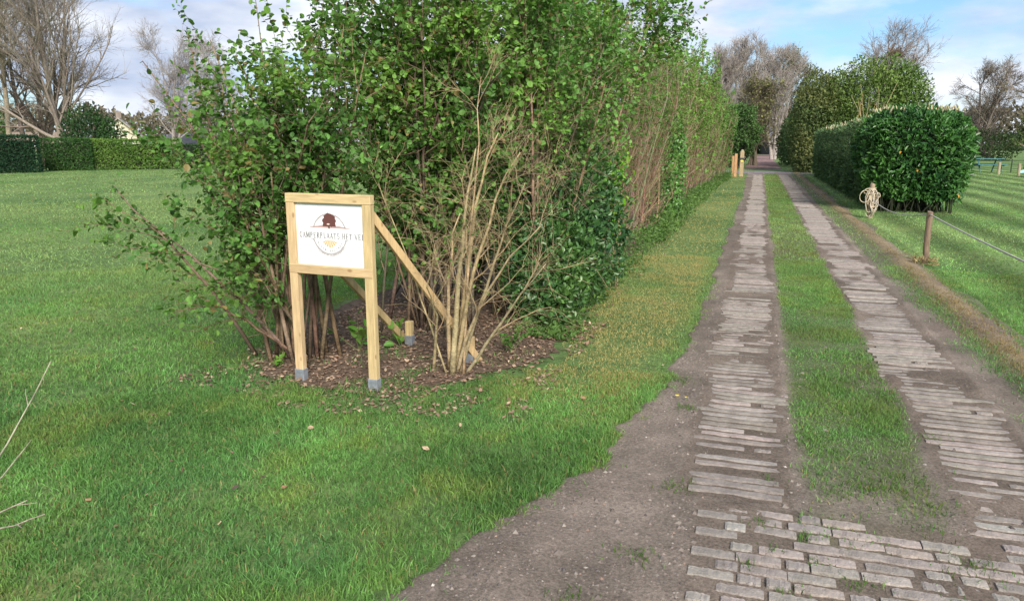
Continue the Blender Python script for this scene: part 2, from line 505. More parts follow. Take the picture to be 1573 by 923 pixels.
# planting bed: an irregular sheet of leaf mould
pts = []
for i in range(len(BED)):
    p0, p1 = BED[i], BED[(i + 1) % len(BED)]
    n = max(2, int(np.hypot(*(p1 - p0)) / 0.06))
    for k in range(n):
        q = p0 + (p1 - p0) * k / n
        pts.append(q + np.array([vnoise(q[0], q[1], 0.12, 60) - 0.5, vnoise(q[0], q[1], 0.12, 61) - 0.5]) * 0.16)
pts = np.array(pts)
me = bpy.data.meshes.new('planting_bed')
me.from_pydata([(x, y, 0.006) for x, y in pts], [], [list(range(len(pts)))])
me.materials.append(col_mat('leaf_mould', 0.95, 0.1, noise=14, amount=0.55, bump=0.9, bscale=50))
ca = me.color_attributes.new('Col', 'FLOAT_COLOR', 'POINT')
ca.data.foreach_set('color', np.tile([0.125, 0.09, 0.066, 1], len(pts)).astype(np.float32))
bed = link('planting_bed', me, kind='structure')
co = np.array([v.co[:] for v in me.vertices])
fr = co[:, 1] < 5.3
co[fr, :2] += (np.array([-2.6, 5.6]) - co[fr, :2]) * 0.085
me.vertices.foreach_set('co', co.astype(np.float32).ravel())

def sheet(name, poly, z, col, mat, **kw):
    m = MB(); poly = np.asarray(poly, float)
    m.add(np.c_[poly, np.full(len(poly), z)], np.arange(len(poly))[None], col)
    return m.build(name, mat, **kw)
M['asphalt'] = col_mat('asphalt', 0.9, 0.25, noise=2, amount=0.2)
sheet('road', [(-30, 41.0), (4.2, 42.2), (4.2, 46.6), (-30, 45.6)], 0.016, (0.17, 0.15, 0.155), M['asphalt'], kind='structure')
M['brickpath'] = col_mat('brick_paving_far', 0.9, 0.2, noise=3, amount=0.35, stretch=(1, 0.4, 1))
sheet('path', [(-0.9, 50.5), (1.35, 50.5), (1.25, 112), (-0.75, 112)], 0.012, (0.21, 0.135, 0.125), M['brickpath'], kind='structure')

# ------------------------------------------------------------------ concrete bars of the wheel tracks and the apron
def bar_mesh(L, Wd, Ht, seed):
    r_ = np.random.default_rng(seed)
    k = 10
    m = MB()
    xs = np.linspace(-L / 2, L / 2, k)
    V = []
    for i, x in enumerate(xs):
        e = 0.15 if i in (0, k - 1) else 0.0
        w = Wd / 2 * (1 - 0.5 * e) * (1 - .06 * abs(r_.normal())) + r_.normal(0, 0.0018, 2)
        h = Ht * (1 - e) + r_.normal(0, 0.0010)
        V += [[x, -w[0], -0.02], [x, -w[0] * 0.80, h], [x, w[1] * 0.80, h], [x, w[1], -0.02]]
    idx = np.arange(4 * k).reshape(k, 4)
    q = np.stack([idx[:-1, :-1], idx[1:, :-1], idx[1:, 1:], idx[:-1, 1:]], -1).reshape(-1, 4)
    col = np.array([0.268, 0.236, 0.212]) * (0.82 + 0.36 * r_.random()) * (1 + r_.normal(0, 0.02, 3))
    m.add(V, [q, np.array([[0, 1, 2, 3]]), np.array([[4 * k - 1, 4 * k - 2, 4 * k - 3, 4 * k - 4]])], col)
    return m
BARS = {}
def bar_variant(L, Wd):
    key = (round(L * 12), round(Wd * 200), int(rng.integers(0, 4)))
    if key not in BARS:
        BARS[key] = bar_mesh(key[0] / 12, key[1] / 200, 0.015, hash(key) % 9999).mesh('paving_bar', M['concrete'])
    return BARS[key]
far = MB()
nbar = 0
def place_bar(x, y, L, Wd, rz, dz=0.0):
    global nbar
    if nbar < 296 and y < 12.5:
        o = link('paving_bar', bar_variant(L, Wd), drive)
        o.location = (x, y, 0.004 + dz); o.rotation_euler = (0, 0, rz)
        nbar += 1
    else:
        b = bar_mesh(L, Wd, 0.013, int(rng.integers(0, 9999)))
        v = np.concatenate(b.V)
        far.add(v + np.array([x, y, 0.004 + dz]), b.F, b.C[0] * 1.0)
bars = []
for (x0, x1) in (S1, S2):
    y = 3.36 if x0 < 0 else 3.30
    i = 0
    dz = 0; sk = 0
    while y < 41:
        if i % 8 == 0:
            dz = rng.normal(0, 0.003); sk = rng.normal(0, 0.025); y += 0.02
        wd = 0.048 if y > 3.6 else 0.06
        full = x1 - x0
        u = rng.random()
        if y < 7 and u < 0.20:
            L = full * U(0.45, 0.62)
            bars.append((x0 + L / 2 + sk, y, L, wd, dz))
            if u < 0.15:
                L2 = full * U(0.10, 0.22)
                bars.append((x0 + L + 0.05 + L2 / 2 + sk, y + 0.004, L2, wd * 0.9, dz - 0.002))
        elif y < 9 and u < 0.23:
            pass
        else:
            L = full * U(0.9, 1.02)
            bars.append(((x0 + x1) / 2 + sk + rng.normal(0, 0.012), y, L, wd + rng.normal(0, 0.002), dz + rng.normal(0, 0.001)))
        y += 0.078 + rng.normal(0, 0.002); i += 1
# apron in the mouth of the drive
y = 2.02
row = 0
while y < 3.27:
    lim = 1.95 if y < 3.05 else (0.50 if y > 3.17 else 0.8)
    x = -0.16 + .108 * (row % 2) + rng.normal(0, 0.015)
    while x < lim:
        L = U(.10, .21)
        if x + L > lim + 0.1:
            L = max(0.12, lim - x)
        if rng.random() > 0.03:
            bars.append((x + L / 2, y + rng.normal(0, 0.003), L - 0.010, U(0.060, 0.070), rng.normal(0.001, 0.0015)))
        x += L
    if y > 2.75:
        x = 0.92 + U(-0.05, 0.1)
        while y >= 3.05 and x < 1.75:
            L = U(0.1, 0.22)
            bars.append((x + L / 2, y, L - 0.02, 0.06, rng.normal(0, 0.002))); x += L
    y += 0.079; row += 1
bars.sort(key=lambda b: b[1])
for (x, y, L, wd, dz) in bars:
    place_bar(x, y, L, wd, rng.normal(0, 0.006), dz)
far.build('paving_bars', M['concrete'], drive, kind='stuff')

# ------------------------------------------------------------------ growing things
def grow_path(s, d, L, K, up=0.0, wig=0.1, pull=None):
    n = len(s)
    P = np.empty((n, K, 3)); P[:, 0] = s
    d = nrm(d.copy()); L = np.broadcast_to(L, (n,))
    for i in range(1, K):
        d = d + rng.normal(0, wig, (n, 3))
        d[:, 2] += up
        if pull is not None:
            d = d + pull
        d = nrm(d)
        P[:, i] = P[:, i - 1] + d * (L / (K - 1))[:, None]
    return P
def sample(P, idx, t):
    K = P.shape[1]
    f = t * (K - 1); i = np.minimum(f.astype(int), K - 2); w = (f - i)[:, None]
    a_ = P[idx, i]; b_ = P[idx, i + 1]
    return a_ * (1 - w) + b_ * w, nrm(b_ - a_)
def side_dir(T, ang):
    n = len(T)
    ref = rng.normal(0, 1, (n, 3))
    s = nrm(ref - (ref * T).sum(1, keepdims=True) * T)
    return T * np.cos(ang)[:, None] + s * np.sin(ang)[:, None]
def kids(P, R, n, t0, t1, ang, angsd, L, K, up=0.0, wig=0.12, rs=0.5, rmin=0.0015, taper=0.35, pull=None):
    """n children for every branch of P"""
    N0 = len(P)
    idx = np.repeat(np.arange(N0), n)
    t = U(t0, t1, N0 * n)
    p, T = sample(P, idx, t)
    d = side_dir(T, np.clip(rng.normal(ang, angsd, len(idx)), 0.1, 1.6))
    Ls = L(idx, t) if callable(L) else L * U(0.6, 1.2, len(idx))
    Q = grow_path(p, d, Ls, K, up, wig, pull)
    kk = R.shape[1]
    r0 = np.maximum(R[idx, np.minimum((t * (kk - 1)).astype(int), kk - 1)] * rs, rmin)
    RR = r0[:, None] * np.linspace(1, taper, K)[None]
    return Q, np.maximum(RR, rmin * 0.6), idx, t
def leaves_on(P, per, t0=0.15, t1=1.0, droop=0.0, spread=0.9):
    n = len(P)
    idx = np.repeat(np.arange(n), per)
    t = np.tile(np.linspace(t0, t1, per), n) + U(-0.5, 0.5, n * per) * (t1 - t0) / max(per, 1) * 0.8
    t = np.clip(t, 0, 1)
    p, T = sample(P, idx, t)
    d = side_dir(T, np.full(len(idx), spread) + rng.normal(0, 0.25, len(idx)))
    d[:, 2] -= droop
    nr_ = nrm(np.array([0, 0, 1.0])[None] + rng.normal(0, 0.55, (len(idx), 3)))
    return p, d, nr_, idx

# ---- grass -------------------------------------------------------
def in_frame_fan(n, d0, d1, half=math.radians(41)):
    """points on the ground in front of the camera, spread evenly between two distances"""
    r_ = np.sqrt(U(d0 * d0, d1 * d1, n)); th = U(-half, half, n) + YAW
    return -np.sin(th) * r_, np.cos(th) * r_
GREEN = np.array([0.135, 0.282, 0.080])
def grass_colour(x, y, n):
    k = fbm(x, y, 1.1, 70, 3); k2 = fbm(x, y, 0.28, 75, 3)
    c = GREEN[None] * (0.55 + 0.9 * k[:, None])
    yel = np.clip((k2 - 0.52) * 3.2, 0, 1)[:, None] * 0.75
    c = c * (1 - yel) + np.array([0.22, 0.31, 0.075]) * yel
    blue = np.clip((fbm(x, y, 0.8, 79, 2) - 0.55) * 3, 0, 1)[:, None] * 0.5
    c = c * (1 - blue) + np.array([0.09, 0.25, 0.10]) * blue
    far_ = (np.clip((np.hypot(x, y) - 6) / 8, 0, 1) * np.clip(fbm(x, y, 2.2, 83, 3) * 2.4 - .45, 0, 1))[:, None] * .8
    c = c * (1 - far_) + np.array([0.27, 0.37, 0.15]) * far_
    dead = rng.random(n) < 0.05 + 0.16 * np.clip(k2 - 0.5, 0, 1)
    c[dead] = np.array([0.26, 0.22, 0.10])
    return c * np.clip(rng.normal(1, 0.32, (n, 1)), 0.35, 2.1)
def blades(mb, x, y, z, h, w, c, three=True, lean=0.85):
    n = len(x)
    th = U(0, 2 * math.pi, n)
    ld = np.stack([np.cos(th), np.sin(th), 0 * th], 1) * (np.abs(rng.normal(0, lean, n)) * h)[:, None]
    ph = U(0, 2 * math.pi, n)
    sd = np.stack([np.cos(ph), np.sin(ph), 0 * ph], 1) * (w / 2)[:, None]
    p = np.stack([x, y, z], 1); up = np.stack([0 * h, 0 * h, h], 1)
    if three:
        m = p + ld * 0.35 + up * 0.6
        tip = p + ld * 1.1 + up
        V = np.stack([p - sd, p + sd, m + sd * 0.75, m - sd * 0.75, tip], 1)
        o = (np.arange(n) * 5)[:, None]
        mb.add(V.reshape(-1, 3), [o + np.array([[0, 1, 2, 3]]), o + np.array([[3, 2, 4]])], np.repeat(c, 5, 0))
    else:
        tip = p + ld + up
        V = np.stack([p - sd, p + sd, tip], 1)
        o = (np.arange(n) * 3)[:, None]
        mb.add(V.reshape(-1, 3), [o + np.array([[0, 1, 2]])], np.repeat(c, 3, 0))
lawn, verge, strip, field = MB(), MB(), MB(), MB()
for (n, d0, d1, h, w, three) in ((270000, 1.9, 5.2, 0.036, 0.0046, True), (280000, 5.2, 11, 0.038, 0.0075, False), (150000, 11, 24, 0.045, 0.013, False), (80000, 24, 52, 0.05, 0.03, False)):
    x, y = in_frame_fan(n, d0, d1)
    edge = left_edge(y)
    inb = in_poly(x + (fbm(x, y, .3, 141, 3) - .5) * .6, y + (fbm(x, y, .3, 145, 3) - .5) * .6, pts)
    den = fbm(x, y, 0.22, 90, 3)
    keep = (rng.random(n) < 1) & (x < edge + 0.02 + 0.20 * (vnoise(x, y, 0.06, 91) - 0.45) + 0.16 * (rng.random(n) < 0.08) * rng.random(n) ** 2 * (vnoise(x, y, .12, 92) > .5)) & (~inb | (rng.random(n) < 0.45 * (fbm(x, y, 0.25, 93, 2) > 0.5 + .12 * np.clip(y - 4.2, 0, 2)))) & (rng.random(n) < np.clip(0.5 + (den - 0.3) * 2.0, 0.4, 1))
    # thin patches of bare soil and litter round the bed
    x_, y_ = x[keep], y[keep]
    nn = len(x_)
    if nn:
        tall = np.clip((fbm(x_, y_, 0.35, 95, 3) - 0.35) * 2.2, 0.25, 1.6)
        near_edge = np.clip(1 - np.abs(left_edge(y_) - x_) / 0.22, 0, 1)
        hh = h * (0.45 + 0.8 * tall + 0.2 * near_edge) * U(0.6, 1.3, nn)
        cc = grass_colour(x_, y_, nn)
        vg = rng.random(nn) < np.clip((x_ + 1.95) / .5, 0, 1) * np.clip((y_ - 3.7) / 1.6, 0, 1)
        vt = np.clip((fbm(x_, y_, 0.5, 97, 3) - 0.15) * 3, 0, 1)[:, None] * vg[:, None] * np.clip(1.0 - near_edge, 0.15, 1)[:, None]
        cc = cc * (1 - 0.95 * vt) + np.array([0.40, 0.345, 0.15]) * 0.95 * vt * np.clip(rng.normal(1, 0.2, (nn, 1)), .5, 1.5)
        hh = np.where(vg, hh * 0.6, hh)
        for m_, s_ in ((lawn, ~vg), (verge, vg)):
            if s_.any():
                blades(m_, x_[s_], y_[s_], np.zeros(s_.sum()), hh[s_], np.full(s_.sum(), w) * U(0.7, 1.3, s_.sum()), cc[s_], three, .85 if d1 < 12 else 1.4)
    # centre strip between the wheel tracks
    xs_, ys_ = x[~keep], y[~keep]
    x2 = U(0.18, 1.02, n // 3)
    y2 = np.sqrt(U(max(d0, 2.6) ** 2, d1 ** 2, n // 3)) if d1 < 45 else U(24, 41, n // 3)
    k2 = rng.random(n // 3) < np.clip(center_grass(x2, y2) * 1.15 - 0.08, 0, 1) * np.clip(0.30 + (y2 - 3) * 0.12, 0.12, 1) * (0.45 if d0 < 5 else 0.6)
    x2, y2 = x2[k2], y2[k2]
    c2 = grass_colour(x2, y2, len(x2))
    mid = np.clip((fbm(x2, y2, 0.4, 99, 3) - 0.42) * 3, 0, 1)[:, None]
    c2 = c2 * (1 - 0.5 * mid) + np.array([0.19, 0.2, 0.07]) * 0.5 * mid
    blades(strip, x2, y2, dirt_z(x2, y2) - 0.002, h * U(0.4, 1.0, len(x2)) * np.clip(0.5 + (fbm(x2, y2, 0.25, 101, 2) - .4) * 2, 0.4, 1.3), np.full(len(x2), w), c2, three)
    # field side: verge ridges and mown field
    edge_r = right_edge(y)
    fk = (x > 1.52) & (y > 3.0)
    g1 = np.exp(-((x - 1.78) / 0.09) ** 2) + np.clip((y - 7) / 5, 0, 1) * np.exp(-((x - 1.65) / 0.14) ** 2) + np.clip((x - 2.06) / 0.1, 0, 1)
    stw = np.exp(-((x - 1.95) / 0.14) ** 2) * np.clip((y - 3) / 3, 0, 1)
    fk &= rng.random(n) < np.clip(g1 + (fbm(x, y, 0.6, 44, 3) - 0.5) * 1.1 + 0.35 * stw, 0, 1)
    x3, y3 = x[fk], y[fk]
    if len(x3):
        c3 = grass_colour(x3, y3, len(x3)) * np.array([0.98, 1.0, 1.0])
        lane = np.sin((x3 + 0.5 * vnoise(x3, y3, 4, 7)) * 2 * math.pi / 1.15)
        c3 = c3 * (1 + 0.34 * lane * (x3 > 2.3))[:, None]
        ss = (stw[fk] > rng.random(len(x3)))[:, None]
        c3 = np.where(ss, np.array([0.26, 0.2, 0.095]) * np.clip(rng.normal(1, 0.25, (len(x3), 1)), .4, 1.6), c3)
        z3 = np.where(x3 < 2.15, dirt_z(x3, y3) - 0.003, 0)
        blades(field, x3, y3, z3, h * U(0.4, 0.95, len(x3)) * np.where(x3 > 2.2, 0.8, 0.9), np.full(len(x3), w), c3, three, .85 if d1 < 12 else 1.4)
# weeds and tufts in the dirt
tx, ty = [], []
for (cx, cy, n, s) in ((0.72, 3.75, 260, 0.10), (0.60, 3.62, 160, 0.07), (0.46, 3.52, 90, 0.05), (0.85, 3.5, 60, .05), (0.78, 3.28, 60, 0.06), (-0.42, 5.0, 90, 0.06), (-0.33, 4.45, 70, 0.05),
                       (-0.27, 3.35, 80, 0.05), (0.88, 3.0, 120, 0.07), (0.45, 2.75, 50, 0.04), (-0.36, 2.7, 70, 0.05), (0.62, 5.3, 240, 0.1), (1.0, 4.4, 60, .05), (0.27, 3.05, 35, .03), (0.15, 2.9, 25, .025), (0.2, 2.62, 30, 0.03),
                       (0.55, 2.45, 40, 0.04), (0.8, 2.7, 50, 0.05), (0.4, 4.15, 150, .1), (0.7, 4.5, 200, .12), (0.15, 3.55, 30, 0.04), (-0.55, 2.35, 40, 0.04), (0.05, 2.75, 20, 0.02), (0.3, 2.85, 25, .03), (0.1, 3.1, 20, .03)):
    tx.append(rng.normal(cx, s, n)); ty.append(rng.normal(cy, s * 0.8, n))
tx = np.concatenate(tx); ty = np.concatenate(ty)
blades(strip, tx, ty, dirt_z(tx, ty) - 0.002, 0.03 * U(0.4, 1.2, len(tx)), np.full(len(tx), 0.004), jit((0.085, 0.17, 0.035), len(tx)), True, 0.9)
lawn.build('lawn_grass', M['grass'], kind='stuff', label='green lawn grass round the sign and shrubs', category='grass')
verge.build('verge_grass', M['grass'], kind='stuff', label='yellowish mown grass verge between hedge and drive', category='grass')
strip.build('drive_grass', M['grass'], kind='stuff', label='grass strip growing between the two wheel tracks', category='grass')
field.build('field_grass', M['grass'], kind='stuff', label='mown striped field grass beyond the rope', category='grass')

# pebbles and crumbs on the dirt
def pebbles(n, d1, size, name, label):
    m = MB()
    x = U(-1.6, 2.1, n); y = U(1.9, d1, n)
    k = (x > left_edge(y) + 0.03) & ~((x > S1[0]) & (x < S1[1]) & (y > 3.3) & (rng.random(n) < 0.8)) & ~((x > 0.3) & (y > 3.6) & (rng.random(n) < 0.9)) & ~((x > -.15) & (y < 3.3) & (rng.random(n) < 0.93))
    k &= rng.random(n) < 0.25 + fbm(x, y, 0.5, 110, 3)
    x, y = x[k], y[k]; n = len(x)
    s = size * np.exp(rng.normal(0, 0.5, n))
    t = np.array([[1, 0, 0], [0, 1, 0], [-1, 0, 0], [0, -1, 0], [0, 0, .7]])
    V = t[None] * s[:, None, None] * U(0.6, 1.2, (n, 5, 3))
    th = U(0, 6.28, n); ct, st_ = np.cos(th)[:, None], np.sin(th)[:, None]
    V = np.stack([V[..., 0] * ct - V[..., 1] * st_, V[..., 0] * st_ + V[..., 1] * ct, V[..., 2]], -1) + np.stack([x, y, dirt_z(x, y) - 0.001], 1)[:, None]
    pal = np.array([(0.21, 0.18, 0.155), (0.14, 0.115, 0.10), (0.38, 0.34, 0.30), (0.09, 0.078, 0.072), (0.22, 0.15, 0.115), (0.17, 0.14, 0.12)])
    ci = rng.choice(6, n, p=[.2, .36, .008, .22, .042, .17])
    o = (np.arange(n) * 5)[:, None, None]
    m.add(V.reshape(-1, 3), (o + np.array([[0, 1, 4], [1, 2, 4], [2, 3, 4], [3, 0, 4]])[None]).reshape(-1, 3), np.repeat(pal[ci] * np.clip(rng.normal(1, .15, (n, 1)), .5, 1.5), 5, 0))
    m.build(name, M['stone'], kind='stuff', label=label, category='gravel')
pebbles(70000, 9, 0.0048, 'gravel', 'fine gravel and grit on the dirt edge of the drive')

# leaf litter in the bed and along the hedge foot
lit = MB()
n = 26000
x = U(-3.7, -1.1, n); y = U(3.55, 9, n)
k = in_poly(x, y, pts) & (rng.random(n) < 1.25 - 0.1 * y) | ((fbm(x, y, 0.3, 120, 3) > 0.47) & (y < 6.5) & (x < -1.2) & (rng.random(n) < 0.75) & (y > 3.66 + 0.25 * np.abs(x + 2.5)))
x, y = x[k], y[k]
n2 = 4200
x2 = U(-1.8, -1.15, n2); y2 = 6 + 32 * U(0, 1, n2) ** 1.7
k2 = rng.random(n2) < np.clip(1.3 - (x2 + 1.75) / 0.42, 0, 1) * (0.3 + fbm(x2, y2, 0.8, 123, 2))
n3 = 700
x3, y3 = in_frame_fan(n3, 2.2, 8)
k3 = (x3 < left_edge(y3)) & (fbm(x3, y3, 0.5, 125, 3) > 0.50)
x = np.concatenate([x, x2[k2], x3[k3]]); y = np.concatenate([y, y2[k2], y3[k3]])
n = len(x)
d = rng.normal(0, 1, (n, 3)); d[:, 2] = rng.normal(0, 0.25, n)
pal = np.array([(0.235, 0.15, 0.105), (0.17, 0.115, 0.085), (0.31, 0.22, 0.155), (0.42, 0.32, 0.225), (0.12, 0.085, 0.068)])
cc = pal[rng.choice(5, n, p=[.34, .24, .22, .09, .11])] * np.clip(rng.normal(1, .2, (n, 1)), .5, 1.6)
lit.leaves(np.stack([x, y, U(0.008, 0.028, n)], 1), d, nrm(np.array([0, 0, 1.0]) + rng.normal(0, .4, (n, 3))), U(0.35, 1, n) ** 1.5 * 0.043 * np.where(y > 9, 1.3, 1), 0.6, cc, 'quad', bend=-0.15)
lit.build('leaf_litter', M['litter'], kind='stuff', label='brown dead leaves covering the bed under the shrubs', category='leaves')

# single fallen leaves one can pick out on the lawn, and dandelions on the dirt
fm = []
for s_ in range(3):
    m_ = MB()
    pal_ = [(0.42, 0.30, 0.2), (0.33, 0.19, 0.11), (0.45, 0.36, 0.22)][s_]
    m_.leaves(np.zeros((1, 3)), np.array([[1.0, 0, 0.1]]), np.array([[0, 0.3, 1.0]]), 0.06, 0.62, np.array([pal_]), 'hex', bend=-0.2)
    fm.append(m_.mesh('fallen_leaf', M['litter']))
for i, (px, py) in enumerate(((708, 655), (900, 612), (310, 634), (148, 560), (188, 616), (630, 664), (482, 655), (272, 580), (398, 594), (860, 678), (140, 768), (335, 806), (660, 690), (440, 745), (120, 830))):
    d_ = FW + RT * (px - W / 2) / F - UP * (py - H / 2) / F
    t_ = (0.03 - CAMZ) / d_[2]
    o = link('fallen_leaf', fm[i % 3])
    o.location = (d_[0] * t_, d_[1] * t_, 0.03)
    o.rotation_euler = (U(-.3, .3), U(-.3, .3), U(0, 6.28))
    o.scale = (U(.45, .8),) * 3
    tagged(o, 'dry brown fallen leaf lying on the green lawn', 'leaf', 'fallen leaves on the lawn')
for i, (X_, Y_, s_, lab) in enumerate(((-0.40, 4.62, 1.0, 'yellow dandelion flower open on the dirt beside the wheel track'), (-0.345, 4.61, 0.6, 'tiny half-closed yellow flower beside the larger dandelion'))):
    e = empty('dandelion', (X_, Y_, 0.008), lab, 'flower')
    m_ = MB()
    for k in range(14):
        an = k * 2.4
        m_.leaves(np.array([[0, 0, 0.025]]), np.array([[math.cos(an), math.sin(an), 0.35]]), np.array([[0, 0, 1.0]]), 0.017 * s_, 0.4, np.array([[0.85, 0.62, 0.02]]), 'quad', bend=-.1)
    m_.build('flower_head', M['litter'], e)
    m_ = MB(); m_.tubes(np.array([[[0, 0, -0.004], [0.001, 0, 0.012], [0, 0, 0.026]]]), np.full((1, 3), 0.0018), 5, (0.12, 0.2, 0.05)); m_.build('stem', M['twig'], e)

# ------------------------------------------------------------------ hazel shrubs
HAZEL = np.array([0.066, 0.165, 0.034]); HAZ2 = np.array([0.165, 0.30, 0.05])
def bez(b, c, t, K, n):
    s = np.linspace(0, 1, K)[None, :, None]
    return b[:, None] * (1 - s) ** 2 + 2 * c[:, None] * s * (1 - s) + t[:, None] * s ** 2
def shrub(name, label, cat, base, tips, bases, stem_r, stem_col, n_br, n_tw, br_len, tw_len, per, leaf, lcol, lcol2, mat='leaf', lw=0.85, group=None, kind='round', stem_parts=True, up=0.03, t0=0.3, ltop=None, leafp=1.0, twig_col=None, droop=0.25, thin=None):
    e = empty(name, base, label, cat, group)
    tips = np.asarray(tips, float); bases = np.asarray(bases, float)
    n = len(tips)
    h = tips[:, 2:3]
    ctrl = bases + (tips - bases) * np.array([0.38, 0.38, 0.62]) + rng.normal(0, 0.10, (n, 3))
    P = bez(bases, ctrl, tips, 9, n) + rng.normal(0, 0.012, (n, 9, 3)) * np.linspace(0, 1, 9)[None, :, None]
    r0 = stem_r * U(0.55, 1.15, n)
    R = r0[:, None] * np.linspace(1, 0.25, 9)[None]
    sc_ = jit(stem_col, n, 0.18, 0.06)
    if stem_parts:
        for i in range(n):
            m = MB(); m.tubes(P[i:i + 1], R[i:i + 1], 6, sc_[i:i + 1], cap=True)
            part(m, 'stem', M['bark'], e, True)
    else:
        m = MB(); m.tubes(P, R, 5, sc_); part(m, 'stems', M['bark'], e, True)
    B, BR, bi, _ = kids(P, R, n_br, t0, 0.98, 0.6, 0.25, br_len, 5, up, 0.13, 0.5, 0.002)
    if thin is not None:
        kk = rng.random(len(B)) < np.asarray(thin)[bi]
        B, BR = B[kk], BR[kk]
    T, TR, ti, _ = kids(B, BR, n_tw, 0.1, 1.0, 0.7, 0.3, tw_len, 4, up, 0.15, 0.55, 0.0012)
    free = lambda Q: ~((Q[..., 1] < 4.45) & (Q[..., 0] > -3.02) & (Q[..., 2] < 1.45)).any(1)
    kb, kt = free(B), free(T)
    B, BR, T, TR = B[kb], BR[kb], T[kt], TR[kt]
    m = MB()
    tcol = stem_col if twig_col is None else twig_col
    m.tubes(B, BR, 4, jit(tcol, len(B), .2, .06)); m.tubes(T, TR, 3, jit(tcol, len(T), .2, .06))
    part(m, 'twigs', M['twig'], e, kind='stuff')
    m = MB()
    for Q, pr in ((T, per), (B, per + 1), (P[:, 5:], 14)):
        p, d, nn, idx = leaves_on(Q, pr, 0.12, 1.0, droop, 1.0)
        keep = (rng.random(len(p)) < leafp) & ~((p[:, 1] < 4.42) & (p[:, 0] > -3.02) & (p[:, 2] < 1.45))
        if ltop is not None:
            keep &= rng.random(len(p)) < ltop(p)
        p, d, nn = p[keep], d[keep], nn[keep]
        cl = fbm(p[:, 0] + p[:, 1], p[:, 2], 0.5, 140, 2)[:, None]
        f = np.clip((cl - 0.4) * 2.2, 0, 1) * 0.6 + 0.25 * rng.random((len(p), 1))
        cc = (lcol * (1 - f) + lcol2 * f) * np.clip(rng.normal(1, 0.26, (len(p), 1)), .4, 1.8)
        od = rng.random(len(p)) < .05
        cc[od] = np.array([.24, .19, .07]) * U(.6, 1.2, (od.sum(), 1))
        m.leaves(p, d, nn, leaf * np.exp(np.clip(rng.normal(0, 0.28, len(p)), -.7, .4)), lw, cc, kind)
    part(m, 'crown', M[mat], e, kind='stuff')
    return e

# A: the leaning hazel beside the sign
tips, bases = [], []
spec = [(172, 288, 5.0), (216, 96, 5.9), (232, 350, 5.2), (248, 215, 5.2), (283, 45, 5.7), (292, 250, 5.0), (322, 62, 6.0), (335, 130, 5.4), (345, 170, 5.1), (352, 300, 4.9),
        (394, -10, 5.7), (425, 90, 5.3), (440, 90, 5.9), (470, 60, 5.4), (405, 150, 5.1), (490, 15, 5.8), (530, 40, 5.3), (380, 220, 5.2), (300, 400, 4.9), (310, 460, 4.9), (450, 120, 4.9), (520, 90, 5.0), (490, 160, 4.9),
        (375, 110, 6.0), (560, 0, 5.6), (560, 80, 5.1), (430, 140, 5.3), (410, 260, 4.8), (460, 210, 5.4)]
for (px, py, dp) in spec:
    tips.append(pt(px, py, dp))
    bases.append([-3.22 + rng.normal(0, 0.13) - 0.25 * (400 - px) / 400, 4.74 + rng.normal(0, 0.10), 0.0])
shrub('hazel_shrub', 'leaning many-stemmed green hazel beside the sign, branches arching over the lawn', 'shrub', (-3.25, 4.7, 0), tips, bases, 0.017, (0.19, 0.135, 0.09), 13, 6, 0.40, 0.21, 6, 0.037, HAZEL, HAZ2, thin=[np.clip((q[0] - 190) / 160, .25 if q[1] < 200 else .5, 1) * (.45 if q[1] < 60 and q[0] < 520 else 1) for q in spec], ltop=lambda p: np.clip((p[:, 2] - 0.25) / 0.7, 0.05, 1))
# cut stubs in its base
# B: hazels behind the sign and behind the bare shrub
def dome_tips(cx, cy, n, rx, ry, h0, h1, br=0.25):
    th = U(0, 6.28, n); q = np.sqrt(U(0, 1, n))
    t = np.stack([cx + np.cos(th) * q * rx, cy + np.sin(th) * q * ry, h1 - (h1 - h0) * q ** 2 + rng.normal(0, .12, n)], 1)
    b = np.stack([cx + rng.normal(0, br, n), cy + rng.normal(0, br, n), 0 * th], 1)
    return t, b
t, b = dome_tips(-2.75, 6.0, 28, 0.95, 0.8, 1.7, 3.15)
shrub('hazel_shrub', 'tall bushy hazel standing behind the sign board, green to the top', 'shrub', (-2.75, 6.0, 0), t, b, 0.018, (0.15, 0.11, 0.08), 12, 9, 0.50, 0.26, 6, 0.039, HAZEL * 1.1, HAZ2 * 1.1, ltop=lambda p: np.clip((p[:, 2] - 0.1) / 0.8, 0.2, 1), twig_col=(.2, .145, .1), t0=.15)
t, b = dome_tips(-3.1, 7.6, 22, 0.9, 1.3, 1.6, 3.0, .35)
shrub('hazel_shrub', 'hazel in the back of the bed filling the gap behind the sign braces', 'shrub', (-3.1, 7.6, 0), t, b, 0.018, (0.15, 0.11, 0.08), 12, 7, 0.6, 0.32, 5, 0.055, HAZEL, HAZ2 * .9, t0=.08, ltop=lambda p: np.clip((p[:, 2] + .4) / 0.9, 0.35, 1))
t, b = dome_tips(-1.95, 6.7, 26, 0.75, 0.8, 2.0, 3.35)
b[:, 0] = np.minimum(b[:, 0], -1.85)
shrub('hazel_shrub', 'tall bushy hazel directly behind the bare pale shrub, brown twigs showing', 'shrub', (-1.95, 6.7, 0), t, b, 0.018, (0.20, 0.145, 0.095), 13, 9, 0.48, 0.26, 6, 0.036, HAZEL * 1.25, HAZ2 * 1.25, ltop=lambda p: np.clip((p[:, 2] - 0.9) / 1.5, 0.10, 1), twig_col=(0.24, 0.18, 0.12))
t, b = dome_tips(-1.95, 8.7, 26, 0.62, 1.05, 2.7, 3.5)
b[:, 0] = np.minimum(b[:, 0], -1.85)
t[:5] = [pt(1008, 5, 8.3), pt(1030, 15, 8.6), pt(1033, 45, 8.4), pt(985, -20, 8.2), pt(1005, 60, 8.5)]
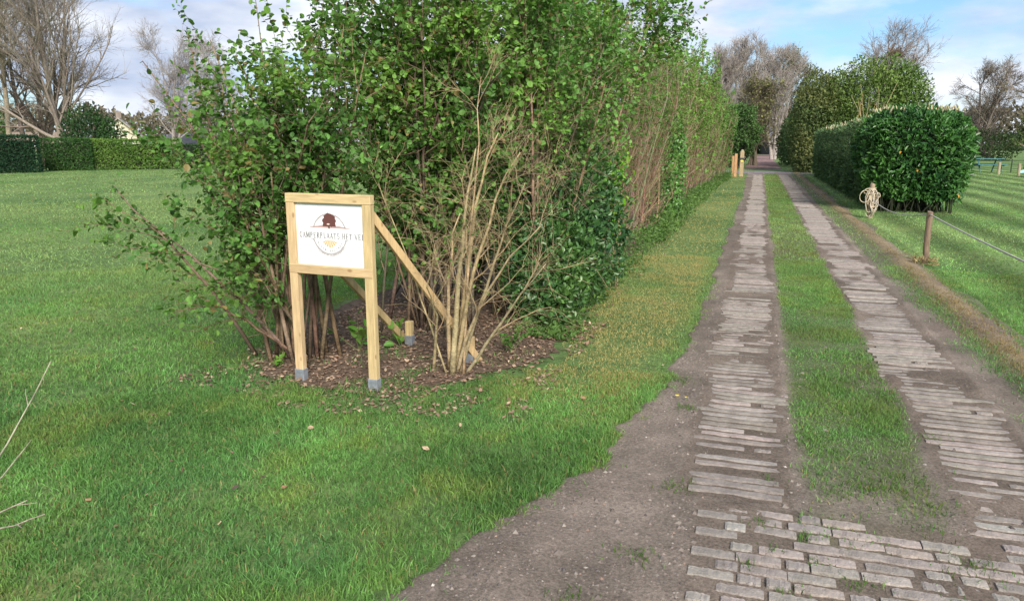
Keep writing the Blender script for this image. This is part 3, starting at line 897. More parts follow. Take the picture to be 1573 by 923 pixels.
shrub('hazel_shrub', 'hazel in the hedge past the bare shrub with leafy sprays reaching into the sky', 'shrub', (-1.95, 8.7, 0), t, b, 0.018, (0.22, 0.16, 0.10), 13, 7, 0.5, 0.28, 6, 0.042, HAZEL * 1.25, HAZ2 * 1.25, ltop=lambda p: np.clip((p[:, 2] - 1.55) / 0.9, 0.05, 1), twig_col=(0.25, 0.19, 0.12))

# the bare pale shrub beside the sign
e = empty('bare_shrub', (-1.99, 4.72, 0), 'bare pale-barked shrub with spreading leafless twigs beside the sign brace', 'shrub')
spec = [(652, 430, 4.75, .020, 655, 575), (700, 330, 4.85, .028, 680, 575), (728, 230, 5.0, .036, 690, 578), (760, 205, 5.1, .034, 697, 574), (795, 235, 4.9, .028, 700, 574), (806, 285, 5.0, .024, 702, 574), (828, 345, 4.8, .022, 700, 576), (838, 405, 4.7, .022, 698, 577),
        (560, 225, 5.3, .012, 690, 570), (742, 120, 5.3, .018, 704, 570)]
tp = np.array([pt(*s[:3]) for s in spec])
bs = np.array([[-1.985 + (s[4] - 690) * 0.0041 + rng.normal(0, .02), 4.74 + rng.normal(0, .04), -0.02] for s in spec])
rr = np.array([s[3] for s in spec])
n = len(spec)
ctrl = bs + (tp - bs) * np.array([.30, .30, .55]) + rng.normal(0, .06, (n, 3))
P = bez(bs, ctrl, tp, 10, n) + rng.normal(0, .012, (n, 10, 3)) * np.linspace(0, 1, 10)[None, :, None]
R = .62 * rr[:, None] * np.array([1.15, .95, .88, .8, .72, .62, .52, .4, .3, .2])[None]
PALE = (0.32, 0.245, 0.145)
for i in range(n):
    m = MB(); m.tubes(P[i:i + 1], R[i:i + 1], 8, jit(PALE, 1, .1, .04), cap=True)
    part(m, 'stem', M['bark'], e, True)
B, BR, _, _ = kids(P, R, 6, .35, .98, .6, .2, .38, 6, .03, .16, .4, .0026)
T, TR, _, _ = kids(B, BR, 8, .15, 1, .75, .25, .22, 4, .0, .18, .5, .0012)
T2, TR2, _, _ = kids(T, TR, 2, .2, 1, .6, .25, .14, 3, .0, .16, .7, .0011)
m = MB()
for q, w_, s_ in ((B, BR, 5), (T, TR, 3), (T2, TR2, 3)):
    m.tubes(q, w_, s_, jit((0.30, 0.225, 0.13), len(q), .22, .05))
part(m, 'twigs', M['twig'], e, kind='stuff')
m = MB()
p, d, nn, _ = leaves_on(T2, 2, .3, 1)
k = rng.random(len(p)) < 0.10
m.leaves(p[k], d[k], nn[k], .028, .6, jit((0.14, 0.25, .05), k.sum()), 'hex'); part(m, 'buds', M['leaf'], e, kind='stuff')

# dark evergreen bush at the hedge foot
def blob_leaves(m, c, r_, n, leaf, lw, cols, up=0.3, shell=0.35, kind='hex', nz_s=0.5, nz_a=0.25, zmin=0.02):
    v = nrm(rng.normal(0, 1, (n, 3)))
    q = 1 - shell * rng.random(n) ** 1.6
    q = q * (1 + nz_a * (fbm(v[:, 0] * 2 + v[:, 2] * 1.3, v[:, 1] * 2 + 5, nz_s, int(abs(c[0] * 10)) % 50 + 150, 3) - 0.5) * 2)
    p = np.asarray(c) + v * np.asarray(r_) * q[:, None]
    k = p[:, 2] > zmin
    p, v = p[k], v[k]
    d = nrm(v * 0.7 + rng.normal(0, .6, v.shape) + np.array([0, 0, up]))
    nn = nrm(v + rng.normal(0, .5, v.shape) + np.array([0, 0, .6]))
    cc = cols(len(p), p)
    m.leaves(p, d, nn, leaf * np.exp(rng.normal(0, .22, len(p))), lw, cc, kind)
def pick(a, b, mixn=0.5, scale=0.5, seed=160):
    a = np.asarray(a); b = np.asarray(b)
    def f(n, p):
        cl = np.clip((fbm(p[:, 0] * 0.8 + p[:, 1], p[:, 2] + p[:, 0] * .3, scale, seed, 3)[:, None] - .35) * 2.5, 0, 1)
        w = np.clip(cl * mixn + rng.random((n, 1)) * (1 - mixn), 0, 1)
        return (a * (1 - w) + b * w) * np.clip(rng.normal(1, .18, (n, 1)), .5, 1.6)
    return f
e = empty('evergreen_bush', (-1.75, 7.3, 0), 'dark glossy evergreen bush at the foot of the hedge behind the bare shrub', 'bush')
m = MB()
blob_leaves(m, (-1.85, 7.3, .85), (.62, 1.0, .95), 10000, .05, .6, pick((.018, .062, .024), (.075, .17, .04)), shell=.5)
blob_leaves(m, (-1.75, 6.4, .55), (.42, .55, .58), 3600, .045, .6, pick((.03, .09, .026), (.10, .20, .045)), shell=.6)
part(m, 'crown', M['gloss_leaf'], e, kind='stuff')
t, b = dome_tips(-1.95, 7.2, 14, .45, .8, .9, 1.6, .2)
P = bez(b, (b + t) / 2 + rng.normal(0, .08, b.shape), t, 6, 14)
m = MB(); m.tubes(P, np.linspace(.014, .005, 6)[None].repeat(14, 0), 5, jit((.14, .11, .08), 14)); part(m, 'stems', M['bark'], e, True)
e = empty('young_shrub', (-1.5, 8.6, 0), 'bright lime-green young shrub poking from the hedge foot beside the dark evergreen', 'shrub')
t, b = dome_tips(-1.62, 8.3, 14, .28, .45, 1.0, 1.75, .1)
P = bez(b, (b + t) / 2, t, 5, 14)
m = MB(); m.tubes(P, np.linspace(.007, .002, 5)[None].repeat(14, 0), 4, jit((.2, .16, .09), 14)); part(m, 'stems', M['twig'], e)
T, TR, _, _ = kids(P, np.full((14, 5), .003), 8, .4, 1, .6, .2, .22, 3, .03)
p, d, nn, _ = leaves_on(T, 6, .1, 1, .1)
m = MB(); m.leaves(p, d, nn, .05 * np.exp(rng.normal(0, .25, len(p))), .65, jit((.15, .34, .035), len(p), .2), 'hex'); part(m, 'crown', M['leaf'], e, kind='stuff')

# ------------------------------------------------------------------ hedge along the drive: shrubs in a row
TAN = (0.205, 0.145, 0.092)
def hedge_run(label, y0, y1, h, density, leafc, leafc2, leaf_lo, n_leaf, leaf, face=-1.6, tan=TAN, back=-3.0):
    e = empty('hedge_shrub', ((face + back) / 2, (y0 + y1) / 2, 0), label, 'hedge')
    n = int((y1 - y0) * density)
    b = np.stack([U(back + .4, face - .22, n), U(y0, y1, n), np.zeros(n)], 1)
    hh = h(b[:, 1]) * U(.72, 1.02, n)
    d = np.stack([U(-.1, .25, n), U(.0, .45, n), np.ones(n)], 1)
    P = grow_path(b, d, hh, 7, .03, .07)
    far_ = np.clip((y0 - 8) / 25, 0, 1)
    R = (U(.009, .016, n))[:, None] * np.linspace(1, .3, 7)[None]
    def clampx(Q):
        lim = face + .10 * (vnoise(Q[..., 1], Q[..., 2], .6, 170) - .3) + .09 * Q[..., 2]
        Q[..., 0] = np.where(Q[..., 0] > lim, lim - (Q[..., 0] - lim) * .5 + rng.normal(0, .03, Q.shape[:-1]), Q[..., 0])
        return Q
    P = clampx(P)
    m = MB(); m.tubes(P, R, 4, jit((.2, .15, .1), n)); part(m, 'stems', M['bark'], e)
    B, BR, _, _ = kids(P, R, 11, .03, .97, .5, .22, .75, 4, .05, .1, .5, .003 + .004 * far_, pull=np.array([.08, .10, -.02]))
    B = clampx(B)
    T, TR, _, _ = kids(B, BR, 6, .2, 1, .5, .25, .32, 3, .05, .1, .6, .0022 + .005 * far_, pull=np.array([.03, .06, 0]))
    T = clampx(T)
    m = MB(); m.tubes(B, BR, 3, jit(tan, len(B), .25, .07)); m.tubes(T, TR, 3, jit(tan, len(T), .25, .07)); part(m, 'twigs', M['twig'], e, kind='stuff')
    p, dd, nn, idx = leaves_on(T, n_leaf, .2, 1.05, .1)
    hv = p[:, 2] / h(p[:, 1])
    gapn = fbm(p[:, 1], p[:, 2], .9, 175, 3)
    pr = np.clip((hv - .45) * 4 + .40 + (gapn - .5) * 3.2 + .5 * (hv < .12), leaf_lo, 1)
    k = rng.random(len(p)) < pr
    p, dd, nn = p[k], dd[k], nn[k]
    m = MB()
    m.leaves(p, dd, nn, leaf * np.exp(rng.normal(0, .25, len(p))), .72, pick(leafc, leafc2)(len(p), p), 'quad' if y0 > 9 else 'hex')
    part(m, 'crown', M['leaf'], e, kind='stuff')
    return e
hh_ = lambda y: np.interp(y, [5, 9, 12, 16, 22, 30, 38], [3.0, 3.2, 3.25, 3.6, 3.85, 3.4, 3.0])
hedge_run('brown twiggy clipped hedge stretch after the tall hazels, thinly leaved', 9.6, 13.2, hh_, 15, (.06, .15, .03), (.15, .26, .05), .10, 5, .042)
hedge_run('hedge stretch with bright green crown over tangled tan twigs', 13.2, 18.5, hh_, 11, (.075, .19, .03), (.16, .33, .045), .10, 6, .05)
hedge_run('tallest hedge stretch, fresh lime-green top and bare brown lower twigs', 18.5, 25, hh_, 8, (.085, .21, .03), (.17, .35, .045), .12, 6, .065)
hedge_run('far hedge stretch of upright tan twigs greening towards the gate posts', 25, 31.5, hh_, 7, (.07, .18, .03), (.15, .30, .045), .18, 6, .075)
hedge_run('last hedge stretch, fully green, ending at the wooden gate posts', 31.5, 38, hh_, 7, (.06, .17, .03), (.13, .28, .045), .3, 6, .08, face=-1.3)
# ivy column in the hedge
e = empty('ivy', (-1.6, 15.6, 0), 'narrow column of dark green ivy climbing the clipped hedge face', 'ivy')
m = MB(); blob_leaves(m, (-1.66, 15.7, 1.0), (.24, .8, 1.2), 2600, .055, .8, pick((.045, .12, .03), (.11, .25, .045)), shell=.6); part(m, 'leaves', M['gloss_leaf'], e, kind='stuff')
m = MB(); P = np.array([[[-1.75, 15.6, 0], [-1.74, 15.7, .6], [-1.76, 15.75, 1.2], [-1.75, 15.7, 1.9]]]); m.tubes(P, np.full((1, 4), .012), 5, (.12, .09, .06)); part(m, 'stem', M['bark'], e)
ug = MB(); n = 15000
y = 5.8 + 32 * U(0, 1, n) ** 1.5; x = -1.62 + .16 * rng.normal(0, 1, n) + .1 * (fbm(y, y * 0, 1.0, 181, 2) - .5) + np.clip((y - 31) / 6, 0, 1) * .25
hgt = .42 * np.clip(fbm(x * 2, y, .8, 183, 3) * 2.2 - .55, .08, 1)
p = np.stack([x, y, hgt * U(0.03, 1, n)], 1)
k = x < -1.38 + .1 * rng.random(n) + np.clip((y - 31) / 6, 0, 1) * .25
p = p[k]; n = len(p)
ug.leaves(p, nrm(rng.normal(0, 1, (n, 3)) + np.array([.3, 0, .6])), nrm(rng.normal(0, .6, (n, 3)) + np.array([0, 0, 1.0])), .035 * np.exp(rng.normal(0, .3, n)) * np.where(p[:, 1] > 12, 1.6, 1), .6, pick((.05, .12, .03), (.15, .25, .06))(n, p), 'quad')
ug.build('undergrowth', M['leaf'], kind='stuff', label='low green weeds along the foot of the hedge', category='weeds')
# ground plants at the foot of the bed
for i, (px, py, hgt, nl, lf, c_, lab) in enumerate(((552, 540, .34, 26, .07, (.13, .30, .04), 'fresh green seedling with broad leaves between the sign posts'), (617, 535, .20, 14, .07, (.12, .28, .04), 'small broad-leaved seedling beside the back brace stake'),
        (785, 540, .20, 90, .03, (.08, .20, .03), 'low leafy weed clump beside the bare shrub base'), (845, 500, .26, 60, .06, (.17, .30, .09), 'pale green ground plant at the edge of the bed by the verge'), (430, 565, .10, 20, .04, (.13, .28, .04), 'tiny green sprout at the hazel base by the sign post'))):
    d_ = FW + RT * (px - W / 2) / F - UP * (py - H / 2) / F
    t_ = -CAMZ / d_[2]
    b0 = np.array([d_[0] * t_, d_[1] * t_, 0])
    e = empty('seedling', b0, lab, 'plant')
    ns = 6
    tp_ = b0 + np.stack([rng.normal(0, hgt * .45, ns), rng.normal(0, hgt * .45, ns), hgt * U(.5, 1.1, ns)], 1)
    P = bez(np.repeat(b0[None], ns, 0), (b0 + tp_) / 2, tp_, 4, ns)
    m = MB(); m.tubes(P, np.full((ns, 4), .0022), 4, (.16, .2, .07)); part(m, 'stems', M['twig'], e)
    p, dd, nn, _ = leaves_on(P, max(2, nl // ns), .35, 1, .1)
    m = MB(); m.leaves(p, dd, nn, lf * np.exp(rng.normal(0, .2, len(p))), .72, jit(c_, len(p), .15), 'hex'); part(m, 'leaves', M['leaf'], e, kind='stuff')

# ------------------------------------------------------------------ sign
A0 = np.array([-2.91, 4.26, 0]); A1 = np.array([-2.32, 4.21, 0])
u = nrm(A1 - A0); wv = np.array([-u[1], u[0], 0]); zv = np.array([0, 0, 1.0])
RM = np.stack([u, wv, zv], 1)           # local (along, back, up) -> world
LEN = np.linalg.norm(A1 - A0)
sign = empty('sign', A0, 'pine-framed white camper site sign on two posts beside the hazel', 'sign')
sign.rotation_euler = (0, 0, math.atan2(u[1], u[0]))
PINE = (0.50, 0.375, 0.195)
def bevbox(c, s, col, bv=0.003):
    """box with chamfered edges, local coordinates"""
    x, y, z = np.asarray(s) / 2
    V = []
    for sx in (-1, 1):
        for sy in (-1, 1):
            for sz in (-1, 1):
                V += [[sx * x, sy * (y - bv), sz * (z - bv)], [sx * (x - bv), sy * y, sz * (z - bv)], [sx * (x - bv), sy * (y - bv), sz * z]]
    import bmesh
    bm = bmesh.new()
    for v in V:
        bm.verts.new(v)
    bmesh.ops.convex_hull(bm, input=bm.verts)
    bm.verts.ensure_lookup_table(); bm.verts.index_update()
    vs = np.array([v.co[:] for v in bm.verts]) + np.asarray(c)
    fs = [np.array([[v.index for v in f.verts]]) for f in bm.faces]
    bm.free()
    m = MB(); m.add(vs, fs, col)
    return m
PW, PD = 0.063, 0.045
for x_ in (0, LEN):
    po = bevbox((x_, 0, .64), (PW, PD, 1.16), jit(PINE, 1, .05, .02)[0]).build('post', M['wood'], sign)
    bevbox((x_, 0, .035), (PW + .008, PD + .008, .10), (.33, .36, .40), .002).build('steel_shoe', M['steel'], po)
bevbox((LEN / 2, 0, 1.251), (LEN + PW + .004, PD + .003, .060), jit(PINE, 1, .05, .02)[0]).build('top_rail', M['wood_h'], sign)
bevbox((LEN / 2, -.002, .785), (LEN + PW - .002, PD + .002, .060), jit(PINE, 1, .05, .02)[0]).build('bottom_rail', M['wood_h'], sign)
# end grain block seen on the corner
board = bevbox((LEN / 2, .004, 1.018), (LEN - PW + .05, .010, .404), (.70, .715, .73), .001)
BY = -0.0012     # face of the board
bo = bevbox((LEN / 2, .006, 1.018), (LEN - .02, .012, .412), (.70, .715, .73), .001).build('board', M['board'], sign)
FY = 0.006 - 0.006 - 0.0008      # print plane just in front of the face
CX, CZ = LEN / 2 + 0.012, 1.020
def flat(m, poly, col, lift=0.0):
    poly = np.asarray(poly, float)
    m.add(np.c_[poly[:, 0], np.full(len(poly), FY - lift), poly[:, 1]], np.arange(len(poly))[None], col)
def stroke(m, a_, b_, w0, col):
    a_ = np.asarray(a_, float); b_ = np.asarray(b_, float)
    d_ = (b_ - a_) / max(np.linalg.norm(b_ - a_), 1e-6); s_ = np.array([-d_[1], d_[0]]) * w0 / 2
    flat(m, [a_ - s_, b_ - s_, b_ + s_, a_ + s_], col)
# condensed serif capitals as strokes on a 1 x 1 cell: (x0, z0, x1, z1, thick)
TK, TN = 0.23, 0.12
def arc(cx, cz, rx, rz, a0, a1, t, k=7):
    an = np.radians(np.linspace(a0, a1, k))
    xs = cx + rx * np.cos(an); zs = cz + rz * np.sin(an)
    return [(xs[i], zs[i], xs[i + 1], zs[i + 1], t) for i in range(k - 1)]
def srf(x, z, w_=0.36):
    return [(x - w_ / 2, z, x + w_ / 2, z, 0.07)]
GL = {
    'C': arc(.52, .5, .36, .46, 60, 300, TK, 9) + [(.72, .86, .78, .66, TN), (.72, .12, .80, .30, TN)],
    'A': [(.12, .02, .47, .98, TN), (.47, .98, .84, .02, TK), (.26, .34, .66, .34, TN)] + srf(.12, .03) + srf(.84, .03),
    'M': [(.1, .03, .14, .97, TN), (.14, .97, .48, .12, TK), (.48, .12, .84, .97, TN), (.86, .03, .86, .97, TK)] + srf(.1, .03) + srf(.86, .03) + srf(.12, .97, .3) + srf(.88, .97, .3),
    'P': [(.26, .03, .26, .97, TK)] + arc(.4, .73, .36, .23, 90, -90, TK * .9) + [(.26, .96, .4, .96, TN), (.26, .50, .4, .50, TN)] + srf(.26, .03, .44),
    'E': [(.26, .03, .26, .97, TK), (.16, .96, .80, .96, TN), (.26, .52, .62, .52, TN), (.16, .04, .82, .04, TN), (.80, .96, .80, .78, TN), (.82, .04, .82, .24, TN), (.62, .42, .62, .62, TN)],
    'R': [(.24, .03, .24, .97, TK)] + arc(.38, .74, .34, .22, 90, -90, TK * .9) + [(.24, .96, .38, .96, TN), (.24, .52, .38, .52, TN), (.42, .52, .84, .03, TK)] + srf(.24, .03, .4) + srf(.88, .03, .24),
    'L': [(.28, .03, .28, .97, TK), (.16, .04, .84, .04, TN), (.84, .04, .84, .28, TN)] + srf(.28, .97, .44),
    'T': [(.5, .03, .5, .97, TK), (.12, .96, .88, .96, TN), (.12, .96, .12, .74, TN), (.88, .96, .88, .74, TN)] + srf(.5, .03, .44),
    'S': arc(.5, .74, .32, .22, 40, 270, TK * .8, 7) + arc(.5, .27, .34, .23, 90, -140, TK * .8, 7),
    'H': [(.2, .03, .2, .97, TK), (.8, .03, .8, .97, TK), (.2, .5, .8, .5, TN)] + srf(.2, .03) + srf(.8, .03) + srf(.2, .97) + srf(.8, .97),
    'V': [(.12, .97, .5, .03, TK), (.5, .03, .88, .97, TN)] + srf(.12, .97) + srf(.88, .97),
    'D': [(.24, .03, .24, .97, TK), (.24, .96, .45, .96, TN), (.24, .04, .45, .04, TN)] + arc(.42, .5, .42, .45, 90, -90, TK),
    'N': [(.16, .03, .16, .97, TN), (.16, .97, .84, .03, TK), (.84, .03, .84, .97, TN)] + srf(.16, .03) + srf(.84, .97),
    'I': [(.5, .03, .5, .97, TK)] + srf(.5, .03) + srf(.5, .97),
    'U': [(.2, .3, .2, .97, TK), (.82, .3, .82, .97, TN)] + arc(.51, .32, .31, .28, 180, 360, TK * .8) + srf(.2, .97) + srf(.82, .97),
    'W': [(.06, .97, .28, .03, TK), (.28, .03, .5, .9, TN), (.5, .9, .74, .03, TK), (.74, .03, .96, .97, TN)],
    'B': [(.24, .03, .24, .97, TK)] + arc(.38, .75, .30, .21, 90, -90, TK * .8) + arc(.38, .28, .38, .25, 90, -90, TK * .8) + [(.24, .96, .38, .96, TN), (.24, .52, .38, .52, TN), (.24, .04, .38, .04, TN)],
    'G': arc(.52, .5, .36, .46, 60, 320, TK, 9) + [(.82, .1, .82, .44, TK), (.6, .44, .92, .44, TN)],
    '-': [(.2, .45, .8, .45, TK)],
}
GREY = (.15, .13, .135)
lm = MB()
def glyph(m, ch, x, z, w_, h_, col, rot=0.0):
    c_, s_ = math.cos(rot), math.sin(rot)
    for (x0, z0, x1, z1, tk) in GL[ch]:
        a_ = np.array([(x0 - .5) * w_, (z0 - .5) * h_]); b_ = np.array([(x1 - .5) * w_, (z1 - .5) * h_])
        rr_ = np.array([[c_, -s_], [s_, c_]])
        stroke(m, rr_ @ a_ + [x, z], rr_ @ b_ + [x, z], tk * w_, col)
x_ = 0.052
for ch in 'CAMPERPLAATS HET VELD':
    if ch == ' ':
        x_ += 0.016; continue
    w_ = 0.0235 if ch != 'M' else 0.029
    glyph(lm, ch, x_ + w_ / 2, 1.012, w_, 0.038, GREY)
    x_ += w_ + 0.0028
lm.build('lettering', M['print'], bo, kind='stuff')
RC = np.array([LEN / 2 - 0.005, 1.022]); RO = 0.140
rm = MB()
RING = (.36, .33, .33)
def ring(m, a0, a1, r0, w_, col, k=40):
    an = np.radians(np.linspace(a0, a1, k))
    jt = rng.normal(0, .0011, (2, k))
    for i in range(k - 1):
        q = []
        for (aa, rr_) in ((an[i], r0 - w_ / 2 + jt[0, i]), (an[i + 1], r0 - w_ / 2 + jt[0, i + 1]), (an[i + 1], r0 + w_ / 2 + jt[1, i + 1]), (an[i], r0 + w_ / 2 + jt[1, i])):
            q.append(RC + rr_ * np.array([math.cos(aa), math.sin(aa)]))
        flat(m, q, col)
for (a0_, a1_, r0_, w0_) in ((18, 162, .93, .009), (194, 346, .93, .011), (225, 325, 1.0, .004)):
    rm = MB(); ring(rm, a0_, a1_, RO * r0_, w0_, RING); rm.build('ring_arc', M['print'], bo)
hm = MB()
hx = np.linspace(-.155, .165, 15)
hz = np.array([.044, .047, .050, .052, .058, .060, .058, .056, .054, .054, .056, .052, .048, .045, .042])
for i in range(14):
    flat(hm, [RC + [hx[i], .040], RC + [hx[i + 1], .040], RC + [hx[i + 1], hz[i + 1]], RC + [hx[i], hz[i]]], (.42, .29, .27))
hm.build('hill_line', M['print'], bo)
for s_ in (-1, 1):
    hm = MB()
    flat(hm, [RC + [s_ * .12, -.036], RC + [s_ * .165, -.034], RC + [s_ * .13, -.041]], RING)
    hm.build('ring_flourish', M['print'], bo)
tm = MB()
an = np.linspace(0, 2 * math.pi, 26)[:-1]
rad = .047 * (1 + rng.normal(0, .06, 25))
tp_ = [RC + [rad[i] * 1.08 * math.cos(an[i]) + .002, .092 + rad[i] * .92 * math.sin(an[i])] for i in range(25)]
flat(tm, tp_, (.115, .045, .04), .0006)
flat(tm, [RC + [-.050, .050], RC + [.054, .050], RC + [.046, .09], RC + [-.042, .09]], (.115, .045, .04), .0003)
flat(tm, [RC + [-.006, .036], RC + [.006, .036], RC + [.004, .060], RC + [-.004, .060]], (.09, .04, .035), .0009)
flat(tm, [RC + [-.020, .064], RC + [-.004, .060], RC + [.010, .066], RC + [-.006, .071]], (.75, .62, .55), .0009)
tm.build('tree_emblem', M['print'], bo)
fm_ = MB()
for k in range(-5, 6):
    an_ = math.radians(-90 + k * 13.5)
    top = RC + np.array([k * .0085, -.040])
    r0, r1 = .0, .088 - abs(k) * .004
    a0_, a1_ = an_ - .078, an_ + .078
    e0 = RC + np.array([math.cos(a0_) * r1 * 1.05, math.sin(a0_) * r1]); e1 = RC + np.array([math.cos(a1_) * r1 * 1.05, math.sin(a1_) * r1])
    if e0[1] < RC[1] - .044 and e1[1] < RC[1] - .044:
        flat(fm_, [top + [-.003, 0], e0, e1, top + [.003, 0]], (.72, .36, .13))
fm_.build('field_emblem', M['print'], bo, kind='stuff')
cm = MB()
word = 'NIEUW-BALINGE'
for i, ch in enumerate(word):
    an_ = math.radians(-90 + (i - 6) * 9.6)
    glyph(cm, ch, RC[0] + .108 * math.cos(an_), RC[1] + .108 * math.sin(an_), .011, .015, GREY, an_ + math.pi / 2)
cm.build('place_name', M['print'], bo, kind='stuff')
# braces and their stakes
iw = np.linalg.inv(RM)
def loc(p):
    return iw @ (np.asarray(p, float) - A0)
def beam(p0, p1, w_, d_, name, mat, parent, col):
    p0 = np.asarray(p0, float); p1 = np.asarray(p1, float)
    L_ = np.linalg.norm(p1 - p0); z_ = (p1 - p0) / L_
    x_a = nrm(np.cross(z_, [0, 0, 1.0])); y_a = np.cross(z_, x_a)
    b_ = bevbox((0, 0, 0), (w_, d_, L_), col)
    b_.V = [v @ np.stack([x_a, y_a, z_]) + (p0 + p1) / 2 for v in b_.V]
    return b_.build(name, mat, parent)
for (top, bot, stk) in (((-2.915, 4.285, 1.09), (-2.66, 5.36, .03), (-2.60, 5.30)), ((-2.325, 4.235, 1.17), (-1.90, 5.06, .0), (-1.955, 4.99))):
    beam(loc(top), loc(bot), .036, .052, 'brace', M['wood'], sign, jit((.50, .36, .18), 1, .05, .02)[0])
    s_ = loc((*stk, 0))
    so_ = bevbox((s_[0], s_[1] + .02, .10), (.055, .050, .20), jit(PINE, 1, .05, .02)[0]).build('brace_stake', M['wood'], sign)
    bevbox((s_[0], s_[1] + .02, .035), (.063, .058, .10), (.33, .36, .40), .002).build('steel_shoe', M['steel'], so_)

# ------------------------------------------------------------------ rope fence
def post(name, label, x, y, h, r_, col):
    m = MB()
    k = 7
    zs = np.array([-.1, 0, .15 * h, .4 * h, .7 * h, .97 * h, h])
    P = np.stack([x + rng.normal(0, .003, k), y + rng.normal(0, .003, k), zs], 1)[None]
    R = (r_ * np.array([1.02, 1.0, 1.02, .98, 1.0, .97, .86]))[None]
    m.tubes(P, R, 12, col, cap=True)
    e = m.build(name, M['oldwood'], smooth=False)
    return tagged(e, label, 'post')
post('rope_post', 'short weathered round post hung with a bundle of loose rope by the laurel', 2.37, 18.0, .74, .055, (.30, .23, .16))
post('rope_post', 'slim brown round post at the field edge with the rope slung from it', 2.22, 11.29, .70, .040, (.19, .135, .095))
post('rope_post', 'slim brown rope post further along the field edge beside the drive', 2.2, 4.9, .70, .040, (.19, .135, .095))
ROPE = (.42, .40, .36)
def rope(p0, p1, sag, label, k=18):
    s = np.linspace(0, 1, k)
    P = np.asarray(p0)[None] * (1 - s)[:, None] + np.asarray(p1)[None] * s[:, None]
    P[:, 2] -= sag * 4 * s * (1 - s)
    m = MB(); m.tubes(P[None], np.full((1, k), .0085), 6, ROPE)
    return tagged(m.build('rope', M['rope'], smooth=True), label, 'rope')
rope((2.40, 17.95, .40), (2.22, 11.33, .665), .13, 'sagging rope slung between the bundle post and the slim post')
rope((2.22, 11.25, .665), (2.2, 4.94, .62), .03, 'taut pale rope running from the slim post along the mown field')
# bundle of rope loops on the post
m = MB()
e = empty('rope_bundle', (2.37, 18.0, .6), 'tangled bundle of pale rope loops hanging on the short post', 'rope')
for k in range(15):
    an = U(0, 6.28); w_ = U(.03, .085); L_ = U(.28, .55)
    t = np.linspace(0, 2 * math.pi, 17)
    c0 = np.array([2.37 + .05 * math.cos(an), 18.0 - .07 - U(0, .04), .60 + rng.normal(0, .03)])
    P = np.stack([c0[0] + w_ * np.sin(t) + rng.normal(0, .008, 17), c0[1] + .02 * np.cos(t + an) + rng.normal(0, .006, 17), c0[2] - L_ / 2 + L_ / 2 * np.cos(t) + rng.normal(0, .006, 17)], 1)
    m = MB(); m.tubes(P[None], np.full((1, 17), .0095), 5, jit((.50, .42, .32), 1, .12, .03)); part(m, 'rope_loop', M['rope'], e, True)
for k, (cx, cz, rx, rz) in enumerate(((2.22, .47, .10, .13), (2.48, .50, .04, .05), (2.29, .58, .10, .06))):
    t = np.linspace(0, 2 * math.pi, 21)
    P = np.stack([cx + rx * np.cos(t), 17.9 + .03 * np.sin(2 * t), cz + rz * np.sin(t)], 1)
    m = MB(); m.tubes(P[None], np.full((1, 21), .009), 5, jit((.50, .42, .32), 1, .1, .03)); part(m, 'rope_loop', M['rope'], e, True)
for k in range(3):
    t = np.linspace(0, 2 * math.pi, 17)
    P = np.stack([2.37 + .068 * np.cos(t), 18 + .068 * np.sin(t), .585 + .03 * k + .01 * np.sin(t)], 1)
    m = MB(); m.tubes(P[None], np.full((1, 17), .0095), 5, (.50, .42, .32)); part(m, 'rope_coil', M['rope'], e, True)
# clod at the slim post
m = MB(); blob_leaves(m, (2.2, 11.2, .02), (.16, .14, .06), 260, .05, .2, pick((.26, .2, .1), (.34, .28, .14)), zmin=.0); o = m.build('dry_grass_tuft', M['litter'], label='dry yellow grass tuft at the foot of the slim post', category='grass', kind='stuff')

# ------------------------------------------------------------------ clipped hedges: superbox sampling
def superbox(n, c, s, ex, faces=(1, 1, 1, 1, 1)):
    """random points and normals on a rounded box standing on the ground; faces weights: -y, +x, +y, -x, top"""
    c = np.asarray(c, float); s = np.asarray(s, float)
    ar = np.array([s[0] * s[2], s[1] * s[2], s[0] * s[2], s[1] * s[2], s[0] * s[1]]) * np.asarray(faces)
    f = rng.choice(5, n, p=ar / ar.sum())
    a_, b_ = U(-1, 1, n), U(-1, 1, n)
    p = np.empty((n, 3))
    p[f == 0] = np.stack([a_, -np.ones(n), b_], 1)[f == 0]; p[f == 2] = np.stack([a_, np.ones(n), b_], 1)[f == 2]
    p[f == 1] = np.stack([np.ones(n), a_, b_], 1)[f == 1]; p[f == 3] = np.stack([-np.ones(n), a_, b_], 1)[f == 3]
    p[f == 4] = np.stack([a_, b_, np.ones(n)], 1)[f == 4]
    # round edges in metres so that long boxes keep short rounded ends
    hs = s / 2
    q = p * hs
    rad = ex
    inner = np.clip(q, -(hs - rad), hs - rad)
    dv = q - inner
    ln = np.linalg.norm(dv, axis=1, keepdims=True)
    nn = dv / np.maximum(ln, 1e-6)
    return inner + nn * rad + c + np.array([0, 0, 0]), nn
